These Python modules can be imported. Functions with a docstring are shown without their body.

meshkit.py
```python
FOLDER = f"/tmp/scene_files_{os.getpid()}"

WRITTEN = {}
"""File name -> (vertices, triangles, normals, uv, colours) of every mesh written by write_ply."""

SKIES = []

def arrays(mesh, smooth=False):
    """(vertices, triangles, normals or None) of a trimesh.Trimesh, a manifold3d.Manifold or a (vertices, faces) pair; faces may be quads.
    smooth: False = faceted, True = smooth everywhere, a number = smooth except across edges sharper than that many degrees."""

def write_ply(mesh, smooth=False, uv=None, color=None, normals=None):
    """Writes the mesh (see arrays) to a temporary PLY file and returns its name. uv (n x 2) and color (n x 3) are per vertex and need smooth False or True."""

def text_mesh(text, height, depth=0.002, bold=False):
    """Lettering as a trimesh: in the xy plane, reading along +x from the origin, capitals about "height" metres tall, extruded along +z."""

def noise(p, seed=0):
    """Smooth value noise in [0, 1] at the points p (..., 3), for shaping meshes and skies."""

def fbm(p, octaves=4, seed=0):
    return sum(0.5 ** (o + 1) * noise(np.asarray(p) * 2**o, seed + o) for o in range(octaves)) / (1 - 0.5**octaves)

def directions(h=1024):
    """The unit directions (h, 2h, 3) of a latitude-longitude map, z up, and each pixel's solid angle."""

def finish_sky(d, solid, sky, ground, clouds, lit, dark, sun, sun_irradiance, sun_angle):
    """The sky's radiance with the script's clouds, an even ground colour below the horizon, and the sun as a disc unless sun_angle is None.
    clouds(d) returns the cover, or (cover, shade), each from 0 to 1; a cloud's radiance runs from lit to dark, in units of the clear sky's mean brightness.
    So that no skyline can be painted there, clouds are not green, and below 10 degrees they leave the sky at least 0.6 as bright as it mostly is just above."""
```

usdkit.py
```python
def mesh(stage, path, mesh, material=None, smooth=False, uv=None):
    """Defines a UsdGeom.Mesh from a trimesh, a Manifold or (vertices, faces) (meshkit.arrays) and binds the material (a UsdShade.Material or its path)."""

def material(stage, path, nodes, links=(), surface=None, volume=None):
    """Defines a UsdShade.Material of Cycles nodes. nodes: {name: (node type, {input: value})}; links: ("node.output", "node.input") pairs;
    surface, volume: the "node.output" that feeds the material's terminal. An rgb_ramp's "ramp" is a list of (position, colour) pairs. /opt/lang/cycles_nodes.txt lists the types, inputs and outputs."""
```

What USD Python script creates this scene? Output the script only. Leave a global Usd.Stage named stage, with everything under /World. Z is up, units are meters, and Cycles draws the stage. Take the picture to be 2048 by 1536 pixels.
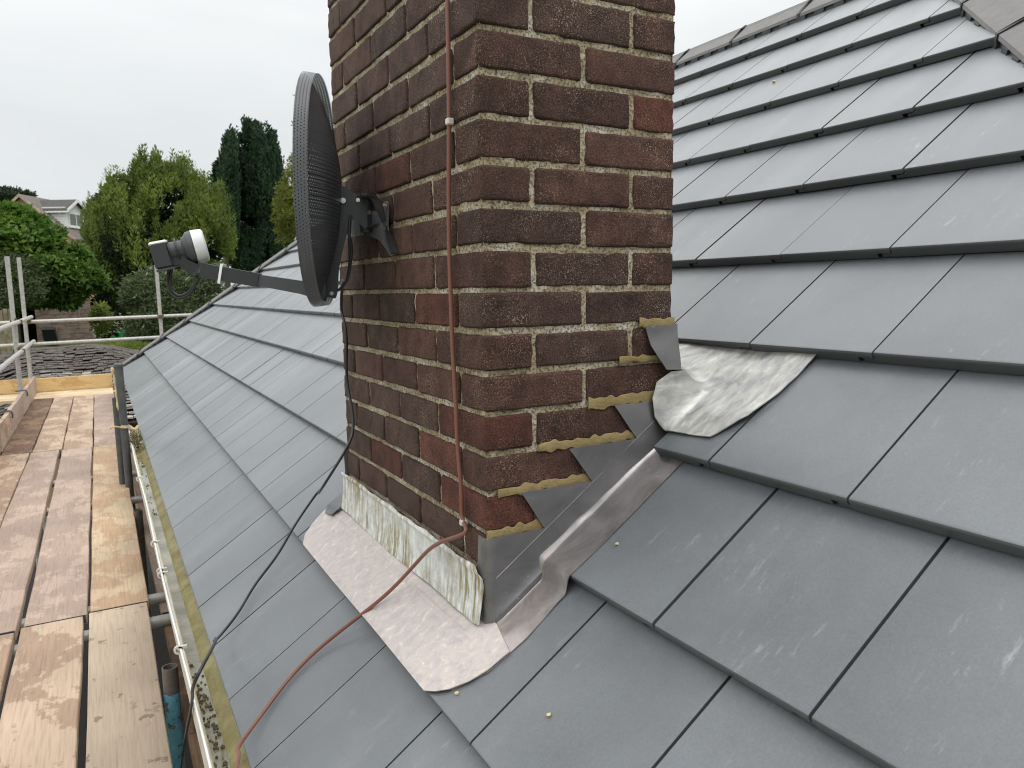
import math, random
import numpy as np
import trimesh
from shapely.geometry import Polygon, Point, LineString
from pxr import Usd, UsdGeom, UsdLux, UsdShade, Gf, Sdf, Vt
import usdkit, meshkit

rng = np.random.default_rng(7)
random.seed(7)

# ------------------------------------------------------------------ stage, camera, sky, sun
stage = Usd.Stage.CreateInMemory()
UsdGeom.SetStageUpAxis(stage, UsdGeom.Tokens.z)
UsdGeom.SetStageMetersPerUnit(stage, 1.0)
world = UsdGeom.Xform.Define(stage, '/World')
stage.SetDefaultPrim(world.GetPrim())
UsdGeom.Scope.Define(stage, '/World/Looks')

CAM = np.array([-0.601, -1.191, -0.447])
YAW, PITCH, ROLL, FPX = 0.5046, -0.1274, -0.0161, 1489.37
_f = np.array([math.sin(YAW) * math.cos(PITCH), math.cos(YAW) * math.cos(PITCH), math.sin(PITCH)])
_r = np.array([math.cos(YAW), -math.sin(YAW), 0.0]); _u = np.cross(_r, _f)
RIGHT = math.cos(ROLL) * _r + math.sin(ROLL) * _u
UP = -math.sin(ROLL) * _r + math.cos(ROLL) * _u
FWD = _f
cam = UsdGeom.Camera.Define(stage, '/World/camera')
cam.CreateFocalLengthAttr(26.0)
cam.CreateHorizontalApertureAttr(26.0 * 2048 / FPX)
cam.CreateVerticalApertureAttr(26.0 * 1536 / FPX)
cam.CreateClippingRangeAttr(Gf.Vec2f(0.02, 2000))
cam.CreateFStopAttr(9.0)
cam.CreateFocusDistanceAttr(1.9)
cam.CreateExposureAttr(0.0)
M4 = Gf.Matrix4d(*RIGHT, 0, *UP, 0, *(-FWD), 0, *CAM, 1)
cam.AddTransformOp().Set(M4)

SUN_DIR = np.array([0.20, -0.42, 0.88]); SUN_DIR /= np.linalg.norm(SUN_DIR)
SKY_STRENGTH = 0.1
dome = UsdLux.DomeLight.Define(stage, '/World/sky')
dome.CreateIntensityAttr(1.0)
skymat = usdkit.material(stage, '/World/Looks/sky_overcast', {
    'tc': ('texture_coordinate', {}),
    'sep': ('separate_xyz', {}),
    'el': ('map_range', {'from_min': -0.05, 'from_max': 1.0, 'to_min': 0.0, 'to_max': 1.0, 'clamp': True}),
    'grad': ('rgb_ramp', {'ramp': [(0.0, (0.60, 0.63, 0.66)), (0.12, (0.76, 0.785, 0.80)), (0.26, (0.86, 0.89, 0.895)), (0.42, (1.04, 1.06, 1.06)), (0.7, (1.75, 1.77, 1.77)), (1.0, (2.4, 2.4, 2.4))]}),
    'map': ('mapping', {'scale': (1.0, 1.0, 2.6)}),
    'nz': ('noise_texture', {'scale': 2.0, 'detail': 4, 'roughness': 0.5, 'distortion': 0.4}),
    'nr': ('map_range', {'from_min': 0.3, 'from_max': 0.7, 'to_min': 0.90, 'to_max': 1.07, 'clamp': True}),
    'mul': ('mix_color', {'blend_type': 'multiply', 'fac': 1.0, 'use_clamp': False}),
    'ten': ('mix_color', {'blend_type': 'multiply', 'fac': 1.0, 'b': (10.0, 10.0, 10.0), 'use_clamp': False}),
    'sky': ('sky_texture', {'sky_type': 'single_scattering', 'sun_disc': False, 'sun_elevation': float(math.asin(SUN_DIR[2])), 'sun_rotation': float(math.atan2(SUN_DIR[0], SUN_DIR[1]))}),
    'mix': ('mix_color', {'blend_type': 'mix', 'fac': 0.94, 'use_clamp': False}),
    'bg': ('background_shader', {'strength': SKY_STRENGTH}),
}, [('tc.generated', 'sep.vector'), ('sep.z', 'el.value'), ('el.result', 'grad.fac'), ('tc.generated', 'map.vector'), ('map.vector', 'nz.vector'),
    ('nz.fac', 'nr.value'), ('grad.color', 'mul.a'), ('nr.result', 'mul.b'), ('mul.result', 'ten.a'), ('sky.color', 'mix.a'), ('ten.result', 'mix.b'), ('mix.result', 'bg.color')], surface='bg.background')
UsdShade.MaterialBindingAPI.Apply(dome.GetPrim()).Bind(skymat)

sun = UsdLux.DistantLight.Define(stage, '/World/sun')
sun.CreateIntensityAttr(0.30); sun.CreateAngleAttr(35.0); sun.CreateColorAttr(Gf.Vec3f(1.0, 0.97, 0.93))
sun.CreateNormalizeAttr(True)
_z = SUN_DIR; _x = np.cross([0, 1, 0], _z); _x /= np.linalg.norm(_x); _y = np.cross(_z, _x)
sun.AddTransformOp().Set(Gf.Matrix4d(*_x, 0, *_y, 0, *_z, 0, 0, 0, 20, 1))

# ------------------------------------------------------------------ helpers
used = {}
def path_for(name, parent=None):
    base = str(parent.GetPath()) if parent is not None else '/World'
    k = used.get((base, name), -1) + 1
    used[(base, name)] = k
    return f'{base}/{name}' + (f'_{k:03d}' if k else '')
def tag(p, label=None, cat=None, group=None, kind=None):
    for k, v in (('label', label), ('category', cat), ('group', group), ('kind', kind)):
        if v: p.SetCustomDataByKey(k, v)
    return p
def obj(name, mesh, mat, parent=None, smooth=False, label=None, cat=None, group=None, kind=None, uv=None):
    m = usdkit.mesh(stage, path_for(name, parent), mesh, MAT[mat] if isinstance(mat, str) else mat, smooth=smooth, uv=uv)
    return tag(m.GetPrim(), label, cat, group, kind)
def thing(name, label, cat, group=None, kind=None):
    return tag(UsdGeom.Xform.Define(stage, path_for(name)).GetPrim(), label, cat, group, kind)
cat_ = trimesh.util.concatenate
def T(v, f): return trimesh.Trimesh(np.asarray(v, float), np.asarray(f, int), process=False)

def ray(px, py):
    d = (px - 1024) / FPX * RIGHT - (py - 768) / FPX * UP + FWD
    return d
def on_plane(px, py, n, p0):
    d = ray(px, py); n = np.asarray(n, float)
    return CAM + d * (((np.asarray(p0, float) - CAM) @ n) / (d @ n))
def at(px, py, y):
    return on_plane(px, py, (0, 1, 0), (0, y, 0))

def box(x0, x1, y0, y1, z0, z1, bevel=0.0):
    b = trimesh.creation.box(extents=(abs(x1 - x0), abs(y1 - y0), abs(z1 - z0)))
    c = np.array([(x0 + x1) / 2, (y0 + y1) / 2, (z0 + z1) / 2])
    if bevel:
        e = np.array([abs(x1 - x0), abs(y1 - y0), abs(z1 - z0)]) / 2
        pts = []
        for sx in (-1, 1):
            for sy in (-1, 1):
                for sz in (-1, 1):
                    s = np.array([sx, sy, sz])
                    for k in range(3):
                        q = e - bevel; q[k] = e[k]
                        pts.append(s * q)
        b = trimesh.convex.convex_hull(np.array(pts))
    b.apply_translation(c)
    return b
def frame_from(d):
    d = d / np.linalg.norm(d)
    a = np.cross(d, [0, 0, 1.0])
    if np.linalg.norm(a) < 1e-3: a = np.cross(d, [1.0, 0, 0])
    a /= np.linalg.norm(a)
    return d, a, np.cross(a, d)
def bspline(P, n=60):
    P = np.asarray(P, float)
    from scipy.interpolate import CubicSpline
    t = np.r_[0, np.cumsum(np.linalg.norm(np.diff(P, axis=0), axis=1))]
    cs = CubicSpline(t, P, bc_type='natural')
    return cs(np.linspace(0, t[-1], n))
def tube(P, r, seg=10, caps=True):
    P = np.asarray(P, float); n = len(P); r = np.broadcast_to(r, n)
    tan = np.gradient(P, axis=0); tan /= np.linalg.norm(tan, axis=1)[:, None]
    _, a, b = frame_from(tan[0])
    V = []
    for i in range(n):
        a = a - tan[i] * (a @ tan[i]); a /= np.linalg.norm(a); b = np.cross(tan[i], a)
        th = np.arange(seg) / seg * 2 * np.pi
        V.append(P[i] + r[i] * (np.cos(th)[:, None] * a + np.sin(th)[:, None] * b))
    V = np.vstack(V); F = []
    for i in range(n - 1):
        for j in range(seg):
            k = (j + 1) % seg
            F += [[i * seg + j, i * seg + k, (i + 1) * seg + k], [i * seg + j, (i + 1) * seg + k, (i + 1) * seg + j]]
    if caps:
        V = np.vstack([V, P[0], P[-1]]); c0, c1 = n * seg, n * seg + 1
        for j in range(seg):
            k = (j + 1) % seg
            F += [[c0, k, j], [c1, (n - 1) * seg + j, (n - 1) * seg + k]]
    return T(V, F)
def pipe(p0, p1, r=0.0242, wall=0.004, seg=20):
    """hollow scaffold tube"""
    p0, p1 = np.asarray(p0, float), np.asarray(p1, float)
    d, a, b = frame_from(p1 - p0)
    th = np.arange(seg) / seg * 2 * np.pi
    ring = np.cos(th)[:, None] * a + np.sin(th)[:, None] * b
    rings = [p0 + ring * (r - wall), p0 + ring * r, p1 + ring * r, p1 + ring * (r - wall)]
    V = np.vstack(rings); F = []
    for i in range(4):
        i2 = (i + 1) % 4
        for j in range(seg):
            k = (j + 1) % seg
            F += [[i * seg + j, i2 * seg + k, i * seg + k], [i * seg + j, i2 * seg + j, i2 * seg + k]]
    m = T(V, F); m.fix_normals(); return m
def prism(poly, thick):
    """polygon (list or shapely) extruded 0..thick along local z"""
    p = poly if isinstance(poly, Polygon) else Polygon(poly)
    if not p.is_valid: p = p.buffer(0)
    return trimesh.creation.extrude_polygon(p, thick, engine='earcut')
def mapped(m, fn):
    m = m.copy(); m.vertices = fn(np.asarray(m.vertices)); 
    return m
def sheet(poly, thick, edge, fn):
    """thin sheet: polygon in (a, b), thickness in w, subdivided and mapped to 3D"""
    m = prism(poly, thick)
    v, f = trimesh.remesh.subdivide_to_size(m.vertices, m.faces, edge, max_iter=12)
    m = trimesh.Trimesh(v, f, process=True)
    m.vertices = fn(np.asarray(m.vertices))
    m.fix_normals()
    return m
def smoothstep(e0, e1, x):
    t = np.clip((x - e0) / (e1 - e0), 0, 1); return t * t * (3 - 2 * t)
fbm = meshkit.fbm

# ------------------------------------------------------------------ materials
MAT = {}
def mat(name, nodes, links, surface='p.BSDF'):
    MAT[name] = usdkit.material(stage, '/World/Looks/' + name, nodes, links, surface=surface)
def plain(name, col, rough=0.5, metal=0.0, spec=0.5, var=0.12, scale=8.0, bump=0.0, bscale=200.0, bdist=0.001, rnd=0.0):
    """colour with soft mottling and optional fine bump"""
    c = np.array(col, float)
    nodes = {'g': ('geometry', {}),
             'n': ('noise_texture', {'scale': scale, 'detail': 5, 'roughness': 0.6}),
             'r': ('rgb_ramp', {'ramp': [(0.25, tuple(c * (1 - var))), (0.75, tuple(c * (1 + var)))]}),
             'p': ('principled_bsdf', {'roughness': rough, 'metallic': metal, 'specular_ior_level': spec})}
    links = [('g.position', 'n.vector'), ('n.fac', 'r.fac')]
    if rnd:
        nodes['o'] = ('object_info', {}); nodes['mr'] = ('map_range', {'from_min': 0, 'from_max': 1, 'to_min': 1 - rnd, 'to_max': 1 + rnd})
        nodes['mm'] = ('mix_color', {'blend_type': 'multiply', 'fac': 1.0, 'use_clamp': False})
        links += [('o.random', 'mr.value'), ('r.color', 'mm.a'), ('mr.result', 'mm.b'), ('mm.result', 'p.base_color')]
    else:
        links += [('r.color', 'p.base_color')]
    if bump:
        nodes['bn'] = ('noise_texture', {'scale': bscale, 'detail': 3, 'roughness': 0.6})
        nodes['b'] = ('bump', {'strength': bump, 'distance': bdist})
        links += [('g.position', 'bn.vector'), ('bn.fac', 'b.height'), ('b.normal', 'p.normal')]
    mat(name, nodes, links)

def brick_mat(name, dark, light, speck):
    mat(name, {
        'g': ('geometry', {}), 'o': ('object_info', {}),
        'n1': ('noise_texture', {'scale': 260, 'detail': 4, 'roughness': 0.7}),
        'n2': ('noise_texture', {'scale': 22, 'detail': 4, 'roughness': 0.6}),
        'r1': ('rgb_ramp', {'ramp': [(0.30, dark), (0.52, tuple(np.add(dark, light) / 2)), (0.72, light)]}),
        'r2': ('map_range', {'from_min': 0.3, 'from_max': 0.7, 'to_min': 0.55, 'to_max': 1.38}),
        'rr': ('map_range', {'from_min': 0, 'from_max': 1, 'to_min': 0.78, 'to_max': 1.22}),
        'm1': ('mix_color', {'blend_type': 'multiply', 'fac': 1.0, 'use_clamp': False}),
        'm2': ('mix_color', {'blend_type': 'multiply', 'fac': 1.0, 'use_clamp': False}),
        'n3': ('noise_texture', {'scale': 420, 'detail': 2, 'roughness': 0.6}),
        'sp': ('map_range', {'from_min': speck, 'from_max': speck + 0.05, 'to_min': 0, 'to_max': 0.75, 'clamp': True}),
        'n4': ('noise_texture', {'scale': 9, 'detail': 3}),
        's2': ('map_range', {'from_min': 0.42, 'from_max': 0.66, 'to_min': 0.15, 'to_max': 1.0, 'clamp': True}),
        'sm': ('math', {'math_type': 'multiply'}),
        'm3': ('mix_color', {'blend_type': 'mix', 'b': (0.42, 0.33, 0.24)}),
        'b': ('bump', {'strength': 1.0, 'distance': 0.004}),
        'p': ('principled_bsdf', {'roughness': 0.85, 'specular_ior_level': 0.3}),
    }, [('g.position', 'n1.vector'), ('g.position', 'n2.vector'), ('g.position', 'n3.vector'), ('g.position', 'n4.vector'), ('n1.fac', 'r1.fac'), ('n2.fac', 'r2.value'), ('o.random', 'rr.value'),
        ('r1.color', 'm1.a'), ('r2.result', 'm1.b'), ('m1.result', 'm2.a'), ('rr.result', 'm2.b'), ('n3.fac', 'sp.value'), ('n4.fac', 's2.value'), ('sp.result', 'sm.value1'), ('s2.result', 'sm.value2'),
        ('sm.value', 'm3.fac'), ('m2.result', 'm3.a'), ('m3.result', 'p.base_color'), ('n1.fac', 'b.height'), ('b.normal', 'p.normal')])
brick_mat('brick_brown', (0.024, 0.0105, 0.0075), (0.118, 0.057, 0.042), 0.595)
brick_mat('brick_red', (0.033, 0.0110, 0.0075), (0.150, 0.054, 0.037), 0.615)
brick_mat('brick_dark', (0.020, 0.0105, 0.0080), (0.100, 0.053, 0.042), 0.585)

def mortar_mat(name, a, b, c, dirt):
    mat(name, {
        'g': ('geometry', {}),
        'n1': ('noise_texture', {'scale': 14, 'detail': 4, 'roughness': 0.6}),
        'r1': ('rgb_ramp', {'ramp': [(0.3, a), (0.5, b), (0.68, c)]}),
        'n2': ('noise_texture', {'scale': 170, 'detail': 4, 'roughness': 0.75}),
        'd': ('map_range', {'from_min': dirt, 'from_max': dirt + 0.14, 'to_min': 0.0, 'to_max': 0.85, 'clamp': True}),
        'm': ('mix_color', {'blend_type': 'mix', 'b': (0.045, 0.036, 0.024)}),
        'b': ('bump', {'strength': 0.9, 'distance': 0.004}),
        'p': ('principled_bsdf', {'roughness': 0.95, 'specular_ior_level': 0.2}),
    }, [('g.position', 'n1.vector'), ('g.position', 'n2.vector'), ('n1.fac', 'r1.fac'), ('n2.fac', 'd.value'), ('d.result', 'm.fac'), ('r1.color', 'm.a'), ('m.result', 'p.base_color'), ('n2.fac', 'b.height'), ('b.normal', 'p.normal')])
mortar_mat('mortar_old', (0.28, 0.22, 0.135), (0.42, 0.35, 0.235), (0.64, 0.60, 0.51), 0.46)
mortar_mat('mortar_new', (0.20, 0.15, 0.068), (0.255, 0.195, 0.09), (0.31, 0.245, 0.125), 0.62)

# grey concrete roof tiles
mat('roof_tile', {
    'g': ('geometry', {}), 'o': ('object_info', {}),
    'mp': ('mapping', {'rotation': (0, 0.669, 0), 'scale': (1.0, 1.0, 1.0)}),
    'mp2': ('mapping', {'scale': (0.25, 1.0, 1.0)}),
    'n1': ('noise_texture', {'scale': 4.5, 'detail': 7, 'roughness': 0.62}),
    'r1': ('map_range', {'from_min': 0.3, 'from_max': 0.7, 'to_min': 0.80, 'to_max': 1.20}),
    'rr': ('map_range', {'from_min': 0, 'from_max': 1, 'to_min': 0.88, 'to_max': 1.12}),
    'ng': ('noise_texture', {'scale': 260, 'detail': 3, 'roughness': 0.7}), 'rg': ('map_range', {'from_min': 0.3, 'from_max': 0.7, 'to_min': 0.86, 'to_max': 1.14}), 'mg': ('math', {'math_type': 'multiply'}),
    'mm': ('math', {'math_type': 'multiply'}),
    'base': ('mix_color', {'blend_type': 'multiply', 'fac': 1.0, 'a': (0.106, 0.1165, 0.126), 'use_clamp': False}),
    'n2': ('noise_texture', {'scale': 55, 'detail': 5, 'roughness': 0.7}),
    'n3': ('noise_texture', {'scale': 5.0, 'detail': 2}),
    'd1': ('map_range', {'from_min': 0.59, 'from_max': 0.73, 'to_min': 0, 'to_max': 1, 'clamp': True}),
    'd2': ('map_range', {'from_min': 0.48, 'from_max': 0.66, 'to_min': 0.03, 'to_max': 0.5, 'clamp': True}),
    'dm': ('math', {'math_type': 'multiply'}),
    'dust': ('mix_color', {'blend_type': 'mix', 'b': (0.42, 0.43, 0.43)}),
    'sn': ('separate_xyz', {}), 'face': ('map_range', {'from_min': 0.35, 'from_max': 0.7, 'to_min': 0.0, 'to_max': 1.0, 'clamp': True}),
    'edge': ('mix_color', {'blend_type': 'mix', 'a': (0.045, 0.048, 0.049)}),  # shade of the down-facing noses put into the colour by normal
    'n5': ('noise_texture', {'scale': 3.1, 'detail': 3}),
    'haze_': ('map_range', {'from_min': 0.5, 'from_max': 0.72, 'to_min': 0, 'to_max': 0.26, 'clamp': True}),
    'dust2': ('mix_color', {'blend_type': 'mix', 'b': (0.34, 0.35, 0.36)}),
    'n4': ('noise_texture', {'scale': 900, 'detail': 2, 'roughness': 0.6}),
    'b': ('bump', {'strength': 0.6, 'distance': 0.0015}),
    'ro': ('map_range', {'from_min': 0.3, 'from_max': 0.7, 'to_min': 0.34, 'to_max': 0.46}),
    'p': ('principled_bsdf', {'specular_ior_level': 0.6, 'coat_weight': 0.55, 'coat_roughness': 0.30, 'coat_ior': 1.6}),
}, [('g.position', 'mp.vector'), ('mp.vector', 'mp2.vector'), ('g.position', 'n1.vector'), ('n1.fac', 'r1.value'), ('o.random', 'rr.value'), ('r1.result', 'mm.value1'), ('rr.result', 'mm.value2'), ('g.position', 'ng.vector'), ('ng.fac', 'rg.value'), ('mm.value', 'mg.value1'), ('rg.result', 'mg.value2'), ('mg.value', 'base.b'),
    ('mp2.vector', 'n2.vector'), ('g.position', 'n3.vector'), ('n2.fac', 'd1.value'), ('n3.fac', 'd2.value'), ('d1.result', 'dm.value1'), ('d2.result', 'dm.value2'), ('dm.value', 'dust.fac'),
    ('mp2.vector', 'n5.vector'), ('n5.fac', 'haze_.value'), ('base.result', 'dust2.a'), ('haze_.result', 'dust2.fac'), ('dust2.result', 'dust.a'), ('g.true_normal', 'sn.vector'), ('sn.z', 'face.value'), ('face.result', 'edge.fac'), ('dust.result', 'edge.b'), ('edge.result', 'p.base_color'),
    ('g.position', 'n4.vector'), ('n4.fac', 'b.height'), ('b.normal', 'p.normal'), ('n1.fac', 'ro.value'), ('ro.result', 'p.roughness')])
plain('hip_cap_grey', (0.17, 0.165, 0.16), rough=0.75, var=0.15, scale=30, bump=0.6, bscale=500, bdist=0.0015)
plain('hip_band_black', (0.02, 0.021, 0.023), rough=0.5, var=0.2)
plain('roof_underlay', (0.02, 0.02, 0.022), rough=0.8)

def lead_mat(name, ramp, scale, dist, metal, rough, stretch=(1, 1, 1), bump=0.25, scratch=0.0, ramp2=None):
    ex = {} if ramp2 is None else {'r2': ('rgb_ramp', {'ramp': ramp2}), 'sx': ('separate_xyz', {}), 'fx': ('map_range', {'from_min': -0.02, 'from_max': 0.17, 'to_min': 1, 'to_max': 0, 'clamp': True}), 'mx': ('mix_color', {'blend_type': 'mix'})}
    exl = [('r1.color', 'm.a')] if ramp2 is None else [('n1.fac', 'r2.fac'), ('g.position', 'sx.vector'), ('sx.x', 'fx.value'), ('fx.result', 'mx.fac'), ('r1.color', 'mx.a'), ('r2.color', 'mx.b'), ('mx.result', 'm.a')]
    mat(name, {**ex,
        'g': ('geometry', {}),
        'mp': ('mapping', {'scale': stretch}),
        'n1': ('noise_texture', {'scale': scale, 'detail': 6, 'roughness': 0.62, 'distortion': dist}),
        'r1': ('rgb_ramp', {'ramp': ramp}),
        'n2': ('noise_texture', {'scale': 130, 'detail': 4, 'roughness': 0.7}),
        's': ('map_range', {'from_min': 0.66, 'from_max': 0.74, 'to_min': 0, 'to_max': scratch, 'clamp': True}),
        'm': ('mix_color', {'blend_type': 'mix', 'b': (0.62, 0.62, 0.60)}),
        'ro': ('map_range', {'from_min': 0.3, 'from_max': 0.7, 'to_min': rough - 0.07, 'to_max': rough + 0.09}),
        'b': ('bump', {'strength': bump, 'distance': 0.006}),
        'p': ('principled_bsdf', {'metallic': metal, 'specular_ior_level': 0.5}),
    }, [('g.position', 'mp.vector'), ('mp.vector', 'n1.vector'), ('n1.fac', 'r1.fac'), ('g.position', 'n2.vector'), ('n2.fac', 's.value'), ('s.result', 'm.fac'), *exl, ('m.result', 'p.base_color'),
        ('n1.fac', 'ro.value'), ('ro.result', 'p.roughness'), ('n1.fac', 'b.height'), ('b.normal', 'p.normal')])
lead_mat('lead_fresh', [(0.28, (0.13, 0.132, 0.137)), (0.5, (0.175, 0.172, 0.175)), (0.72, (0.23, 0.22, 0.22))], 9, 0.8, 0.75, 0.40, stretch=(0.5, 1, 1), scratch=0.7, bump=0.10)
lead_mat('lead_apron', [(0.24, (0.36, 0.315, 0.305)), (0.40, (0.44, 0.39, 0.38)), (0.50, (0.48, 0.43, 0.415)), (0.58, (0.52, 0.455, 0.40)), (0.66, (0.60, 0.56, 0.545)), (0.8, (0.70, 0.67, 0.66))], 46, 0.9, 0.10, 0.46, bump=0.05, scratch=0.45)
lead_mat('lead_flange', [(0.24, (0.16, 0.155, 0.155)), (0.42, (0.21, 0.20, 0.197)), (0.58, (0.27, 0.255, 0.25)), (0.8, (0.40, 0.38, 0.375))], 16, 0.6, 0.75, 0.25, stretch=(0.4, 1, 1), scratch=0.6, bump=0.05, ramp2=[(0.24, (0.30, 0.25, 0.24)), (0.40, (0.42, 0.365, 0.36)), (0.58, (0.54, 0.47, 0.43)), (0.8, (0.72, 0.69, 0.68))])
lead_mat('lead_saddle', [(0.20, (0.17, 0.175, 0.175)), (0.38, (0.27, 0.27, 0.265)), (0.48, (0.34, 0.34, 0.33)), (0.57, (0.42, 0.415, 0.38)), (0.66, (0.52, 0.525, 0.515)), (0.82, (0.68, 0.69, 0.69))], 30, 0.5, 0.35, 0.38, stretch=(0.42, 1.5, 1), bump=0.16, scratch=0.5)
# white oxidised upstand with green-yellow run marks
mat('lead_white_streaked', {
    'g': ('geometry', {}),
    'mp': ('mapping', {'scale': (1.0, 1.0, 0.10)}),
    'n1': ('noise_texture', {'scale': 75, 'detail': 4, 'roughness': 0.65}),
    'n3': ('noise_texture', {'scale': 5.5, 'detail': 2}),
    'st': ('map_range', {'from_min': 0.42, 'from_max': 0.60, 'to_min': 0, 'to_max': 1.0, 'clamp': True}),
    'sm': ('map_range', {'from_min': 0.36, 'from_max': 0.58, 'to_min': 0.15, 'to_max': 1.0, 'clamp': True}),
    'mu': ('math', {'math_type': 'multiply'}),
    'n2': ('noise_texture', {'scale': 40, 'detail': 5, 'roughness': 0.7}),
    'r2': ('rgb_ramp', {'ramp': [(0.3, (0.34, 0.36, 0.36)), (0.5, (0.56, 0.57, 0.55)), (0.7, (0.70, 0.71, 0.69))]}),
    'm': ('mix_color', {'blend_type': 'mix', 'b': (0.21, 0.165, 0.055)}),
    'b': ('bump', {'strength': 0.5, 'distance': 0.004}),
    'p': ('principled_bsdf', {'roughness': 0.7, 'specular_ior_level': 0.35}),
}, [('g.position', 'mp.vector'), ('mp.vector', 'n1.vector'), ('g.position', 'n2.vector'), ('g.position', 'n3.vector'), ('n1.fac', 'st.value'), ('n3.fac', 'sm.value'), ('st.result', 'mu.value1'), ('sm.result', 'mu.value2'),
    ('n2.fac', 'r2.fac'), ('r2.color', 'm.a'), ('mu.value', 'm.fac'), ('m.result', 'p.base_color'), ('n2.fac', 'b.height'), ('b.normal', 'p.normal')])

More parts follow.
